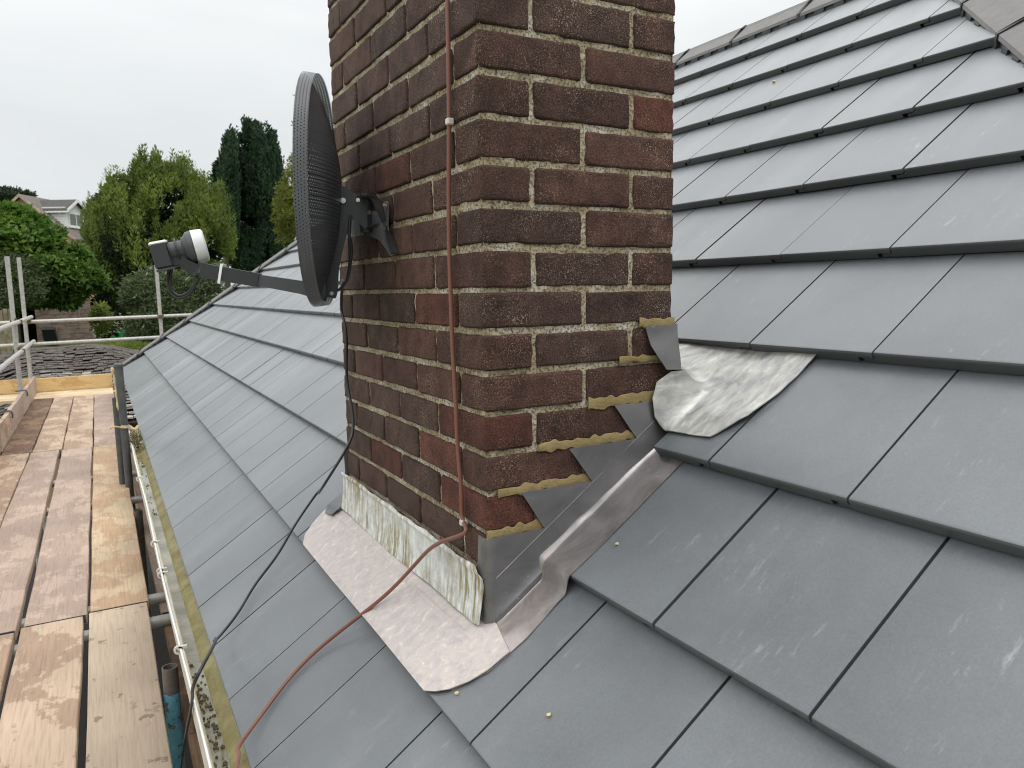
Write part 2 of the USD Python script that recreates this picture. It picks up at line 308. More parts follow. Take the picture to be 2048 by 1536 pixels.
def wood_mat(name, dry, wet, wet_at, along='y', grain=0.35, spots=0.0):
    sc = {'y': (1.0, 0.045, 1.0), 'x': (0.045, 1.0, 1.0)}[along]
    dry, wet = np.array(dry), np.array(wet)
    mat(name, {
        'g': ('geometry', {}), 'o': ('object_info', {}),
        'ofs': ('combine_xyz', {}), 'om': ('math', {'math_type': 'multiply', 'value2': 37.0}),
        'add': ('mix_color', {'blend_type': 'add', 'fac': 1.0, 'use_clamp': False}),
        'mp': ('mapping', {'scale': sc}),
        'n1': ('noise_texture', {'scale': 120, 'detail': 5, 'roughness': 0.65, 'distortion': 0.25}),
        'r1': ('rgb_ramp', {'ramp': [(0.24, tuple(dry * 0.45)), (0.31, tuple(dry * (1 - grain))), (0.5, tuple(dry)), (0.74, tuple(dry * (1 + grain * 0.6)))]}),
        'wm': ('mapping', {'scale': (1.0, 0.55, 1.0) if along == 'y' else (0.55, 1.0, 1.0)}), 'w': ('noise_texture', {'scale': 5.5, 'detail': 9, 'roughness': 0.68, 'distortion': 0.15}),
        'wr': ('map_range', {'from_min': wet_at, 'from_max': wet_at + 0.022, 'to_min': 0, 'to_max': 0.85, 'clamp': True}),
        'm': ('mix_color', {'blend_type': 'mix'}),
        'wc': ('mix_color', {'blend_type': 'multiply', 'fac': 1.0, 'b': tuple(wet / np.maximum(dry, 1e-3)), 'use_clamp': False}),
        's': ('noise_texture', {'scale': 17, 'detail': 3, 'roughness': 0.6}),
        'sr': ('map_range', {'from_min': 0.64, 'from_max': 0.68, 'to_min': 0, 'to_max': spots, 'clamp': True}),
        'm2': ('mix_color', {'blend_type': 'mix', 'b': tuple(wet * 0.75)}),
        'big': ('noise_texture', {'scale': 1.6, 'detail': 3}),
        'bigr': ('map_range', {'from_min': 0.3, 'from_max': 0.7, 'to_min': 0.8, 'to_max': 1.18}),
        'm3': ('mix_color', {'blend_type': 'multiply', 'fac': 1.0, 'use_clamp': False}),
        'ro': ('map_range', {'from_min': 0, 'from_max': 1, 'to_min': 0.85, 'to_max': 0.55}),
        'b': ('bump', {'strength': 0.6, 'distance': 0.003}),
        'p': ('principled_bsdf', {'specular_ior_level': 0.35}),
    }, [('o.random', 'om.value1'), ('om.value', 'ofs.x'), ('om.value', 'ofs.z'), ('g.position', 'add.a'), ('ofs.vector', 'add.b'), ('add.result', 'mp.vector'), ('mp.vector', 'n1.vector'), ('n1.fac', 'r1.fac'),
        ('add.result', 'wm.vector'), ('wm.vector', 'w.vector'), ('w.fac', 'wr.value'), ('wr.result', 'm.fac'), ('r1.color', 'm.a'), ('r1.color', 'wc.a'), ('wc.result', 'm.b'), ('add.result', 's.vector'), ('s.fac', 'sr.value'), ('sr.result', 'm2.fac'), ('m.result', 'm2.a'),
        ('add.result', 'big.vector'), ('big.fac', 'bigr.value'), ('m2.result', 'm3.a'), ('bigr.result', 'm3.b'), ('m3.result', 'p.base_color'), ('wr.result', 'ro.value'), ('ro.result', 'p.roughness'), ('n1.fac', 'b.height'), ('b.normal', 'p.normal')])
wood_mat('board_pale', (0.40, 0.315, 0.235), (0.25, 0.18, 0.125), 0.62, grain=0.18, spots=0.8)
wood_mat('board_tan', (0.43, 0.325, 0.235), (0.28, 0.185, 0.125), 0.50, grain=0.2, spots=0.4)
wood_mat('board_pinkish', (0.39, 0.295, 0.235), (0.29, 0.21, 0.165), 0.47, grain=0.2, spots=0.3)
wood_mat('board_orange', (0.46, 0.355, 0.235), (0.37, 0.24, 0.14), 0.47, grain=0.2, spots=0.3)
wood_mat('board_brown', (0.20, 0.125, 0.075), (0.09, 0.045, 0.026), 0.48, spots=0.3)
wood_mat('board_new', (0.60, 0.42, 0.20), (0.46, 0.29, 0.12), 0.56, along='x', grain=0.2)
wood_mat('board_cross', (0.56, 0.44, 0.28), (0.42, 0.30, 0.17), 0.55, along='x', grain=0.25)
wood_mat('fence_wood', (0.20, 0.17, 0.11), (0.11, 0.09, 0.06), 0.5)
wood_mat('shed_wood', (0.24, 0.185, 0.15), (0.14, 0.105, 0.085), 0.5, along='x', grain=0.3)
plain('plank_end_dark', (0.05, 0.045, 0.04), rough=0.8)
plain('hoop_iron', (0.04, 0.065, 0.085), rough=0.5, metal=0.5)
plain('galv_tube', (0.40, 0.39, 0.36), rough=0.5, metal=0.35, var=0.25, scale=25, bump=0.15)
plain('tube_dark', (0.085, 0.09, 0.088), rough=0.55, metal=0.4, var=0.3, scale=20)
plain('tube_rust', (0.105, 0.088, 0.072), rough=0.62, metal=0.3, var=0.3, scale=30, bump=0.2)
plain('coupler_rust', (0.13, 0.085, 0.05), rough=0.7, metal=0.4, var=0.4, scale=60)
# rusty tube whose lower length carries worn blue paint
mat('tube_blue_paint', {
    'g': ('geometry', {}), 'sep': ('separate_xyz', {}),
    'n': ('noise_texture', {'scale': 60, 'detail': 5, 'roughness': 0.7}),
    'h': ('map_range', {'from_min': -1.715, 'from_max': -1.735, 'to_min': -0.5, 'to_max': 0.17, 'clamp': True}),
    'n2': ('noise_texture', {'scale': 26, 'detail': 4, 'roughness': 0.7}),
    'ad': ('math', {'math_type': 'add'}),
    'th': ('map_range', {'from_min': 0.58, 'from_max': 0.63, 'to_min': 0, 'to_max': 1, 'clamp': True}),
    'r': ('rgb_ramp', {'ramp': [(0.3, (0.075, 0.065, 0.055)), (0.7, (0.15, 0.13, 0.11))]}),
    'r2': ('rgb_ramp', {'ramp': [(0.3, (0.10, 0.30, 0.42)), (0.7, (0.18, 0.44, 0.58))]}),
    'm': ('mix_color', {'blend_type': 'mix'}),
    'p': ('principled_bsdf', {'roughness': 0.55, 'specular_ior_level': 0.45}),
}, [('g.position', 'sep.vector'), ('sep.z', 'h.value'), ('g.position', 'n.vector'), ('g.position', 'n2.vector'), ('n2.fac', 'ad.value1'), ('h.result', 'ad.value2'), ('ad.value', 'th.value'), ('th.result', 'm.fac'),
    ('n.fac', 'r.fac'), ('n.fac', 'r2.fac'), ('r.color', 'm.a'), ('r2.color', 'm.b'), ('m.result', 'p.base_color')])
# gutter: weathered PVC, algae inside
mat('gutter_algae', {
    'g': ('geometry', {}), 'sep': ('separate_xyz', {}),
    'n': ('noise_texture', {'scale': 9, 'detail': 6, 'roughness': 0.65}),
    'n2': ('noise_texture', {'scale': 130, 'detail': 3, 'roughness': 0.7}),
    'r': ('rgb_ramp', {'ramp': [(0.3, (0.17, 0.14, 0.05)), (0.5, (0.30, 0.26, 0.11)), (0.68, (0.43, 0.38, 0.20))]}),
    'd': ('map_range', {'from_min': 0.58, 'from_max': 0.7, 'to_min': 0, 'to_max': 0.6, 'clamp': True}),
    'm': ('mix_color', {'blend_type': 'mix', 'b': (0.06, 0.05, 0.02)}),
    'p': ('principled_bsdf', {'roughness': 0.5}),
}, [('g.position', 'n.vector'), ('g.position', 'n2.vector'), ('n.fac', 'r.fac'), ('n2.fac', 'd.value'), ('d.result', 'm.fac'), ('r.color', 'm.a'), ('m.result', 'p.base_color')])
mat('gutter_water', {
    'g': ('geometry', {}),
    'n': ('noise_texture', {'scale': 7, 'detail': 5, 'roughness': 0.6}),
    'r': ('rgb_ramp', {'ramp': [(0.35, (0.16, 0.15, 0.10)), (0.55, (0.30, 0.29, 0.22)), (0.7, (0.40, 0.38, 0.28))]}),
    'p': ('principled_bsdf', {'roughness': 0.06, 'ior': 1.33, 'specular_ior_level': 0.6}),
}, [('g.position', 'n.vector'), ('n.fac', 'r.fac'), ('r.color', 'p.base_color')])
plain('grit', (0.12, 0.10, 0.055), rough=0.95, var=0.5, scale=120, bump=0.8, bscale=250, bdist=0.004)
plain('white_plastic', (0.72, 0.72, 0.69), rough=0.4, var=0.08, scale=30)
plain('rim_plastic', (0.42, 0.40, 0.34), rough=0.5, var=0.25, scale=15)
plain('fascia_dark', (0.09, 0.075, 0.06), rough=0.7)
plain('render_wall', (0.45, 0.40, 0.33), rough=0.9, bump=0.3, bscale=100)
plain('cable_brown', (0.165, 0.066, 0.046), rough=0.42, var=0.1, scale=20)
plain('cable_black', (0.014, 0.0145, 0.016), rough=0.38, var=0.1)
plain('clip_white', (0.55, 0.52, 0.46), rough=0.5)
plain('dish_paint', (0.028, 0.030, 0.034), rough=0.42, var=0.08, scale=40)
plain('plastic_black', (0.020, 0.0205, 0.023), rough=0.42, var=0.1, scale=40)
plain('plastic_grey', (0.055, 0.058, 0.064), rough=0.45, var=0.1, scale=40)
plain('lnb_box_grey', (0.030, 0.030, 0.035), rough=0.5)
plain('lnb_white', (0.66, 0.67, 0.68), rough=0.35, var=0.03)
plain('steel_bolt', (0.55, 0.54, 0.52), rough=0.3, metal=0.9, var=0.1)
plain('bracket_metal', (0.16, 0.165, 0.17), rough=0.5, metal=0.6, var=0.35, scale=25)
# perforated dish metal: real holes through the sheet, laid out on its own surface coordinates
mat('dish_perforated', {
    'tc': ('texture_coordinate', {}), 'sep': ('separate_xyz', {}),
    'su': ('math', {'math_type': 'multiply', 'value2': 1 / 0.0074}), 'sv': ('math', {'math_type': 'multiply', 'value2': 1 / 0.0064}),
    'fl': ('math', {'math_type': 'floor'}), 'md': ('math', {'math_type': 'modulo', 'value2': 2.0}), 'hf': ('math', {'math_type': 'multiply_add', 'value2': 0.5}),
    'fu': ('math', {'math_type': 'fraction'}), 'fv': ('math', {'math_type': 'fraction'}),
    'du': ('math', {'math_type': 'subtract', 'value2': 0.5}), 'dv': ('math', {'math_type': 'subtract', 'value2': 0.5}),
    'u2': ('math', {'math_type': 'multiply'}), 'v2': ('math', {'math_type': 'multiply'}), 'ds': ('math', {'math_type': 'add'}),
    'lt': ('math', {'math_type': 'less_than', 'value2': 0.040}),
    'p': ('principled_bsdf', {'base_color': (0.070, 0.074, 0.082), 'roughness': 0.36, 'specular_ior_level': 0.6}),
    't': ('transparent_bsdf', {'color': (1, 1, 1)}), 'mx': ('mix_closure', {}),
}, [('tc.UV', 'sep.vector'), ('sep.x', 'su.value1'), ('sep.y', 'sv.value1'), ('sv.value', 'fl.value1'), ('fl.value', 'md.value1'), ('md.value', 'hf.value1'), ('su.value', 'hf.value3'), ('hf.value', 'fu.value1'), ('sv.value', 'fv.value1'),
    ('fu.value', 'du.value1'), ('fv.value', 'dv.value1'), ('du.value', 'u2.value1'), ('du.value', 'u2.value2'), ('dv.value', 'v2.value1'), ('dv.value', 'v2.value2'), ('u2.value', 'ds.value1'), ('v2.value', 'ds.value2'),
    ('ds.value', 'lt.value1'), ('lt.value', 'mx.fac'), ('p.BSDF', 'mx.closure1'), ('t.BSDF', 'mx.closure2')], surface='mx.closure')

def leaf_mat(name, dark, mid, light, scale=1.2, trans=0.25, rough=0.5):
    mat(name, {
        'g': ('geometry', {}), 'n': ('noise_texture', {'scale': scale, 'detail': 3}),
        'ad': ('math', {'math_type': 'multiply_add', 'value2': 0.45, 'value3': 0.0}), 'sm': ('math', {'math_type': 'multiply_add', 'value2': 0.55}),
        'r': ('rgb_ramp', {'ramp': [(0.25, dark), (0.5, mid), (0.78, light)]}),
        'p': ('principled_bsdf', {'roughness': rough, 'specular_ior_level': 0.4}),
        'tr': ('translucent_bsdf', {}), 'mx': ('mix_closure', {'fac': trans}),
    }, [('g.position', 'n.vector'), ('g.random_per_island', 'ad.value1'), ('n.fac', 'sm.value1'), ('ad.value', 'sm.value3'), ('sm.value', 'r.fac'), ('r.color', 'p.base_color'), ('r.color', 'tr.color'), ('p.BSDF', 'mx.closure1'), ('tr.BSDF', 'mx.closure2')], surface='mx.closure')
leaf_mat('leaf_broad', (0.060, 0.12, 0.018), (0.16, 0.26, 0.036), (0.36, 0.45, 0.07), 0.9)
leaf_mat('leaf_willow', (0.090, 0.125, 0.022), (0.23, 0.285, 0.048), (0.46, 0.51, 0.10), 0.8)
leaf_mat('leaf_conifer', (0.012, 0.036, 0.012), (0.026, 0.066, 0.020), (0.055, 0.115, 0.032), 1.2, trans=0.1, rough=0.7)
leaf_mat('leaf_gold', (0.13, 0.15, 0.025), (0.25, 0.27, 0.045), (0.42, 0.41, 0.08), 1.0)
leaf_mat('leaf_greygreen', (0.10, 0.135, 0.06), (0.21, 0.245, 0.125), (0.40, 0.41, 0.26), 1.5)
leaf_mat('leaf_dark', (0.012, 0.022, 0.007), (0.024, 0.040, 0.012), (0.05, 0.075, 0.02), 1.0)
leaf_mat('leaf_lime', (0.11, 0.15, 0.025), (0.24, 0.29, 0.055), (0.42, 0.46, 0.11), 1.6)
plain('bark', (0.07, 0.052, 0.038), rough=0.9, bump=0.6, bscale=30, bdist=0.02)
plain('grass_ground', (0.075, 0.095, 0.030), rough=0.95, var=0.45, scale=0.7, bump=0.8, bscale=12, bdist=0.05)
plain('old_tile', (0.27, 0.245, 0.225), rough=0.9, var=0.45, scale=11, bump=0.8, bscale=45, bdist=0.02, rnd=0.35)
plain('old_tile_pale', (0.46, 0.425, 0.385), rough=0.9, var=0.4, scale=13, bump=0.8, bscale=45, bdist=0.02, rnd=0.3)
plain('ground_shade', (0.022, 0.020, 0.018), rough=0.95)  # shade below the platform, put into the ground colour
plain('soil', (0.06, 0.048, 0.035), rough=0.95)
plain('house_brick_far', (0.32, 0.21, 0.13), rough=0.9, var=0.15, scale=5)
plain('house_roof_far', (0.12, 0.105, 0.09), rough=0.85, var=0.2, scale=2)
plain('house_roof_dark', (0.06, 0.058, 0.055), rough=0.8, var=0.2, scale=2)
plain('house_white', (0.62, 0.62, 0.60), rough=0.6, var=0.05)
plain('house_pane', (0.06, 0.075, 0.06), rough=0.15, spec=0.8)
plain('bin_black', (0.016, 0.018, 0.021), rough=0.5)
plain('green_plastic', (0.02, 0.30, 0.14), rough=0.4)
plain('rope_straw', (0.50, 0.40, 0.24), rough=0.9, var=0.3, scale=60)

# ================================================================== HOUSE
house = thing('house', 'grey tiled house roof with a brown brick chimney rising through it', 'house')
A_ROOF = math.radians(38.34); CA, SA = math.cos(A_ROOF), math.sin(A_ROOF)
U_S = np.array([CA, 0, SA]); N_R = np.array([-SA, 0, CA]); O_R = np.array([0, 0, -1.06])
S0, GAUGE, TH, TW = -0.172, 0.319, 0.027, 0.292
def roof_pt(s, y, n):
    s, y, n = np.broadcast_arrays(np.asarray(s, float), y, n)
    return O_R + s[..., None] * U_S + np.stack([0 * y, y, 0 * y], -1) + n[..., None] * N_R
def tile_n(s):
    """height of the tiled surface above the nose plane"""
    fr = ((np.asarray(s) - S0) / GAUGE) % 1.0
    return -TH * fr
def far_hip_y(x): return 9.20 - x
def near_hip_y(x): return x - 1.738
RIDGE_X = 2.42

# underlay sheet just under the tiles + the three slopes that the camera does not face
x_e = -0.40
X_U = -0.36
def zr(x, d=-0.075): return -1.06 + math.tan(A_ROOF) * x + d
ye0, ye1 = near_hip_y(x_e), far_hip_y(x_e)
yr0, yr1 = near_hip_y(RIDGE_X), far_hip_y(RIDGE_X)
x_b = 2 * RIDGE_X - x_e
V = np.array([[X_U, ye0 - x_e + X_U, zr(X_U)], [X_U, ye1 + x_e - X_U, zr(X_U)], [RIDGE_X, yr1, zr(RIDGE_X)], [RIDGE_X, yr0, zr(RIDGE_X)], [x_b, ye1, zr(x_e)], [x_b, ye0, zr(x_e)]])
roof = obj('roof', T(V, [[0, 3, 1], [1, 3, 2], [1, 2, 4], [2, 3, 4], [3, 5, 4], [3, 0, 5], [0, 1, 5], [1, 4, 5]]), 'roof_underlay', house)

# --- tiles
def tile_profile_mesh(s0, y0, y1, dn=0.0, skew=0.0, half=(True, True), eave=False):
    L = 0.372; bot = TH - 0.0026
    sl = -TH / GAUGE
    arc = [(0.0008, -0.0026), (0.0026, -0.0007), (0.006, -0.0001)]
    full = [(0.0012, -bot), (0.0, -0.0055)] + arc + [(L, sl * L), (L, sl * L - 0.014), (0.05, -0.020 - 0.05 * TH / GAUGE * 0.3), (0.03, -bot)]
    upper = [(0.0, -0.012), (0.0, -0.0055)] + arc + [(L, sl * L), (L, sl * L - 0.010), (0.03, -0.0125)]
    lower = [(0.0025, -bot), (0.0025, -0.0150), (0.33, -0.0150 + sl * 0.33), (0.33, -0.022 + sl * 0.33), (0.03, -bot)]
    if eave: full = upper; half = (False, False)
    parts = []
    def ext(poly, a, b):
        m = prism(poly, b - a); v = np.asarray(m.vertices)
        m.vertices = np.c_[v[:, 0], v[:, 2] + a, v[:, 1]]
        return m
    a = y0 + (0.032 if half[0] else 0)
    parts.append(ext(full, a, y1))
    if half[0]: parts.append(ext(upper, y0, a))
    if half[1]: parts.append(ext(lower, y1, y1 + 0.027))
    m = cat_(parts); v = np.asarray(m.vertices)
    ym = (y0 + y1) / 2
    n = v[:, 2] + dn + skew * (v[:, 1] - ym)
    m.vertices = roof_pt(s0 + v[:, 0], v[:, 1], n)
    m.fix_normals()
    return m
def clip_mesh(m, planes):
    for o, n in planes:
        if len(m.faces) == 0: return m
        d = (np.asarray(m.vertices) - o) @ np.asarray(n, float)
        if d.min() >= 0: continue
        if d.max() <= 0: return T(np.zeros((0, 3)), np.zeros((0, 3)))
        try: m = trimesh.intersections.slice_mesh_plane(m, n, o, cap=True, engine='earcut')
        except Exception: m = trimesh.intersections.slice_mesh_plane(m, n, o, cap=False)
    return m
tiles = []
r_ = np.random.default_rng(11)
for k in range(-1, 11):
    s0 = S0 + k * GAUGE - (0.026 if k == -1 else 0)
    off = (-0.184 if k % 2 == 0 else -0.038)
    if k == -1: off = -0.038
    xk = s0 * CA
    j0, j1 = int((near_hip_y(xk) - 0.5 - off) / TW) - 1, int((far_hip_y(xk) + 0.3 - off) / TW) + 1
    for j in range(j0, j1 + 1):
        y0 = off + j * TW + r_.normal(0, 0.0012); y1 = off + (j + 1) * TW - 0.0046
        if y1 < near_hip_y(xk) - 0.05 or y0 > far_hip_y(xk): continue
        spans = [(y0, y1, True)]
        if k == 2 and y1 > -0.03 and y0 < 0.92:
            spans = []
            if y0 < -0.05: spans.append((y0, -0.030, False))
            if y1 > 0.93: spans.append((0.92, y1, False))
        if k == 1 and y0 > 0.0 and y1 < 0.89: spans = []
        for a, b, whole in spans:
            m = tile_profile_mesh(s0, a, b, eave=(k == -1), dn=r_.normal(0, 0.0004), skew=r_.normal(0, 0.0012), half=(True, whole))
            m = clip_mesh(m, [(np.array([0, near_hip_y(0), 0]), (-1, 1, 0)), (np.array([0, far_hip_y(0), 0]), (-1, -1, 0)), (np.array([RIDGE_X - 0.03, 0, 0]), (-1, 0, 0))])
            if len(m.faces) == 0: continue
            c = m.vertices.mean(0); d = c - CAM
            pz = d @ FWD
            vis = pz > 0.15 and abs(d @ RIGHT / pz) < 0.80 and abs(d @ UP / pz) < 0.62
            if d[2] > 0 and False: pass
            tiles.append((not vis, -1.0 / max(pz, 0.1) ** 2 if vis else np.linalg.norm(d), m))
tiles.sort(key=lambda t: (t[0], t[1]))
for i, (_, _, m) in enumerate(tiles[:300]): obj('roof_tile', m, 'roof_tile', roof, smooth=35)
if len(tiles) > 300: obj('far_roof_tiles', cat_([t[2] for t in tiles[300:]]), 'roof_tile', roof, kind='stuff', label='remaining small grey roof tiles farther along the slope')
# other slopes: courses as stepped strips
def hidden_slope(a, b, c, d, nk):
    a, b, c, d = map(np.array, (a, b, c, d)); vs, fs = [], []
    for i in range(nk):
        t0, t1 = i / nk, (i + 1) / nk
        p = [a + (d - a) * t0 + [0, 0, .085], b + (c - b) * t0 + [0, 0, .085], b + (c - b) * t1 + [0, 0, .055], a + (d - a) * t1 + [0, 0, .055], a + (d - a) * t0 + [0, 0, .055], b + (c - b) * t0 + [0, 0, .055]]
        n = len(vs); vs += p; fs += [[n, n + 1, n + 2], [n, n + 2, n + 3], [n, n + 4, n + 5], [n, n + 5, n + 1]]
    return T(vs, fs)
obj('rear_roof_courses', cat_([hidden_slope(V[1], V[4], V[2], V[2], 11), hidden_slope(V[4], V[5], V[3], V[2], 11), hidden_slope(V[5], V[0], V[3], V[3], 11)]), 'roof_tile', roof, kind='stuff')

# --- hip and ridge caps: angled concrete caps with a dark joint band
def cap_line(p0, p1, side_a, side_b, wing, name, pitch=0.42, drop=0.0, lift=0.02):
    p0, p1 = np.array(p0, float), np.array(p1, float)
    L = np.linalg.norm(p1 - p0); d = (p1 - p0) / L
    up = np.array([0, 0, 1.0]); up = up - d * (up @ d); up /= np.linalg.norm(up)
    n = int(math.ceil(L / pitch))
    for i in range(n):
        a, b = i * pitch, min((i + 1) * pitch, L)
        def sec(w, th, h): # angular section
            A_ = side_a / np.linalg.norm(side_a); B_ = side_b / np.linalg.norm(side_b)
            top = up * (lift + h)
            return [A_ * w + up * (lift + h - 0.004), top + A_ * 0.022 + up * -0.001, top + up * 0.006, top + B_ * 0.022 + up * -0.001, B_ * w + up * (lift + h - 0.004), B_ * w + up * (lift + h - th), top - up * th * 1.2, A_ * w + up * (lift + h - th)]
        def loft(a, b, w, th, h):
            s = sec(w, th, h); m = len(s); vv = [p0 + d * a + q for q in s] + [p0 + d * b + q for q in s]; ff = []
            for q in range(m):
                r = (q + 1) % m; ff += [[q, r, m + r], [q, m + r, m + q]]
            for q in range(1, m - 1): ff += [[0, q + 1, q], [m, m + q, m + q + 1]]
            return T(vv, ff)
        cap = loft(a + 0.004, b - 0.004, wing, 0.018, 0.0)
        cap.fix_normals()
        o = obj(name, cap, 'hip_cap_grey', roof)
        bd = loft(a - 0.008, a + 0.008, wing + 0.005, 0.026, 0.004); bd.fix_normals()
        obj('joint_band', bd, 'hip_band_black', roof)
    # ragged dry-hip foil under the wings
    for sd in (side_a, side_b):
        S_ = sd / np.linalg.norm(sd); vs, fs = [], []
        m = int(L / 0.05)
        rr = np.random.default_rng(5)
        for q in range(m):
            w = wing + (0.003 if q % 2 else -0.008) + rr.normal(0, 0.002); a, b = q * 0.05, q * 0.05 + 0.05
            n0 = len(vs)
            for t in (a, b):
                for ww in (wing * 0.5, w):
                    for h in (-0.020, -0.040 if ww == w else -0.028): vs.append(p0 + d * t + S_ * ww + up * (lift + h))
            fs += [[n0, n0 + 2, n0 + 6], [n0, n0 + 6, n0 + 4], [n0 + 1, n0 + 5, n0 + 7], [n0 + 1, n0 + 7, n0 + 3], [n0 + 2, n0 + 3, n0 + 7], [n0 + 2, n0 + 7, n0 + 6], [n0, n0 + 1, n0 + 3], [n0, n0 + 3, n0 + 2], [n0 + 4, n0 + 6, n0 + 7], [n0 + 4, n0 + 7, n0 + 5]]
        obj('cap_underlay', T(vs, fs), 'hip_band_black', roof)
def rz(x): return -1.06 + math.tan(A_ROOF) * x
hipdir = lambda sgn: np.array([1, sgn, math.tan(A_ROOF)])
slope_n = N_R
def wings(d, n1, n2):
    d = d / np.linalg.norm(d)
    w1 = np.cross(d, n1); w2 = np.cross(n2, d)
    return w1 / np.linalg.norm(w1), w2 / np.linalg.norm(w2)
n_main = N_R; n_near = np.array([0, -SA, CA]); n_far = np.array([0, SA, CA]); n_back = np.array([SA, 0, CA])
def down(w): return w if w[2] < 0 else -w
pN0 = np.array([x_e, near_hip_y(x_e), rz(x_e)]); pN1 = np.array([RIDGE_X, near_hip_y(RIDGE_X), rz(RIDGE_X)])
dN = pN1 - pN0; wa = np.cross(dN, n_main); wb = np.cross(dN, n_near)
wa = wa if wa @ np.array([-1, 1, 0]) > 0 else -wa; wb = wb if wb @ np.array([1, -1, 0]) > 0 else -wb
cap_line(pN0, pN1, wa, wb, 0.125, 'hip_cap', lift=0.012)
pF0 = np.array([x_e, far_hip_y(x_e), rz(x_e)]); pF1 = np.array([RIDGE_X, far_hip_y(RIDGE_X), rz(RIDGE_X)])
dF = pF1 - pF0; wa = np.cross(dF, n_main); wb = np.cross(dF, n_far)
wa = wa if wa @ np.array([-1, -1, 0]) > 0 else -wa; wb = wb if wb @ np.array([1, 1, 0]) > 0 else -wb
cap_line(pF0, pF1, wa, wb, 0.115, 'hip_cap', lift=0.03)
dR = pN1 - pF1
cap_line(pF1, pN1, np.array([-CA, 0, -SA]), np.array([CA, 0, -SA]), 0.125, 'ridge_cap', lift=0.012)

# --- chimney
W, L, G = 0.44, 0.89, 0.075
ZT, ZB = 0.525, -1.20
# mortar core with an uneven, slightly recessed surface
def core():
    parts = []
    def face(n_u, n_v, fn, nrm):
        uu, vv = np.meshgrid(np.linspace(0, 1, n_u), np.linspace(0, 1, n_v), indexing='ij')
        P = fn(uu.ravel(), vv.ravel())
        h = fbm(P * 38, 3, 3) - 0.5
        P = P + np.asarray(nrm) * (-0.0056 + h[:, None] * 0.0058)
        F = []
        idx = np.arange(n_u * n_v).reshape(n_u, n_v)
        a, b, c, d = idx[:-1, :-1].ravel(), idx[1:, :-1].ravel(), idx[1:, 1:].ravel(), idx[:-1, 1:].ravel()
        return T(P, np.vstack([np.c_[a, b, c], np.c_[a, c, d]]))
    H = ZT - ZB
    parts.append(face(60, 200, lambda u, v: np.c_[0.003 + u * (W - 0.006), 0 * u, ZB + v * H], (0, -1, 0)))
    parts.append(face(110, 200, lambda u, v: np.c_[0 * u, L - 0.003 - u * (L - 0.006), ZB + v * H], (-1, 0, 0)))
    parts.append(face(20, 40, lambda u, v: np.c_[W + 0 * u, 0.003 + u * (L - 0.006), ZB + v * H], (1, 0, 0)))
    parts.append(face(20, 40, lambda u, v: np.c_[W - 0.003 - u * (W - 0.006), L + 0 * u, ZB + v * H], (0, 1, 0)))
    parts.append(box(0.01, W - 0.01, 0.01, L - 0.01, ZB, ZT - 0.002))
    return cat_(parts)
chim = obj('chimney', core(), 'mortar_old', house, smooth=40, label='tall brown brick chimney with pale mortar joints')
def brick_mesh(x0, x1, y0, y1, z0, z1, seed):
    e = np.array([x1 - x0, y1 - y0, z1 - z0]); c = np.array([x0 + x1, y0 + y1, z0 + z1]) / 2
    n = np.maximum(2, np.round(e / 0.018).astype(int))
    # subdivided box surface
    V, F = [], []
    for ax in range(3):
        a, b = (ax + 1) % 3, (ax + 2) % 3
        for sg in (-1, 1):
            u = np.r_[-1, -1 + 2 * 0.005 / e[a], np.linspace(-1, 1, n[a] + 1)[1:-1], 1 - 2 * 0.005 / e[a], 1]; v = np.r_[-1, -1 + 2 * 0.005 / e[b], np.linspace(-1, 1, n[b] + 1)[1:-1], 1 - 2 * 0.005 / e[b], 1]
            uu, vv = np.meshgrid(u, v, indexing='ij')
            P = np.zeros((uu.size, 3)); P[:, a] = uu.ravel(); P[:, b] = vv.ravel(); P[:, ax] = sg
            idx = np.arange(uu.size).reshape(uu.shape) + sum(map(len, V))
            q = np.c_[idx[:-1, :-1].ravel(), idx[1:, :-1].ravel(), idx[1:, 1:].ravel(), idx[:-1, 1:].ravel()]
            if sg < 0: q = q[:, ::-1]
            V.append(P); F.append(np.vstack([q[:, [0, 1, 2]], q[:, [0, 2, 3]]]))
    P = np.vstack(V); F = np.vstack(F)
    on = np.abs(P) > 0.999
    cnt = on.sum(1)
    X = P * e / 2 + c
    jit = meshkit.noise(X * 55, seed)
    X -= np.where((cnt >= 2)[:, None], on * np.sign(P) * (0.0008 + 0.0022 * jit[:, None]), 0)
    h = fbm(X * 70, 2, seed + 3) - 0.5
    nx = np.sign(P) * on; nx /= np.maximum(np.linalg.norm(nx, axis=1, keepdims=True), 1)
    X += nx * (h * 0.0042)[:, None]
    m = trimesh.Trimesh(X, F, process=True); 
    return m
rb = np.random.default_rng(21)
ncourse = int(round((ZT - ZB) / G))
red_spots = {(1, 'R2')}
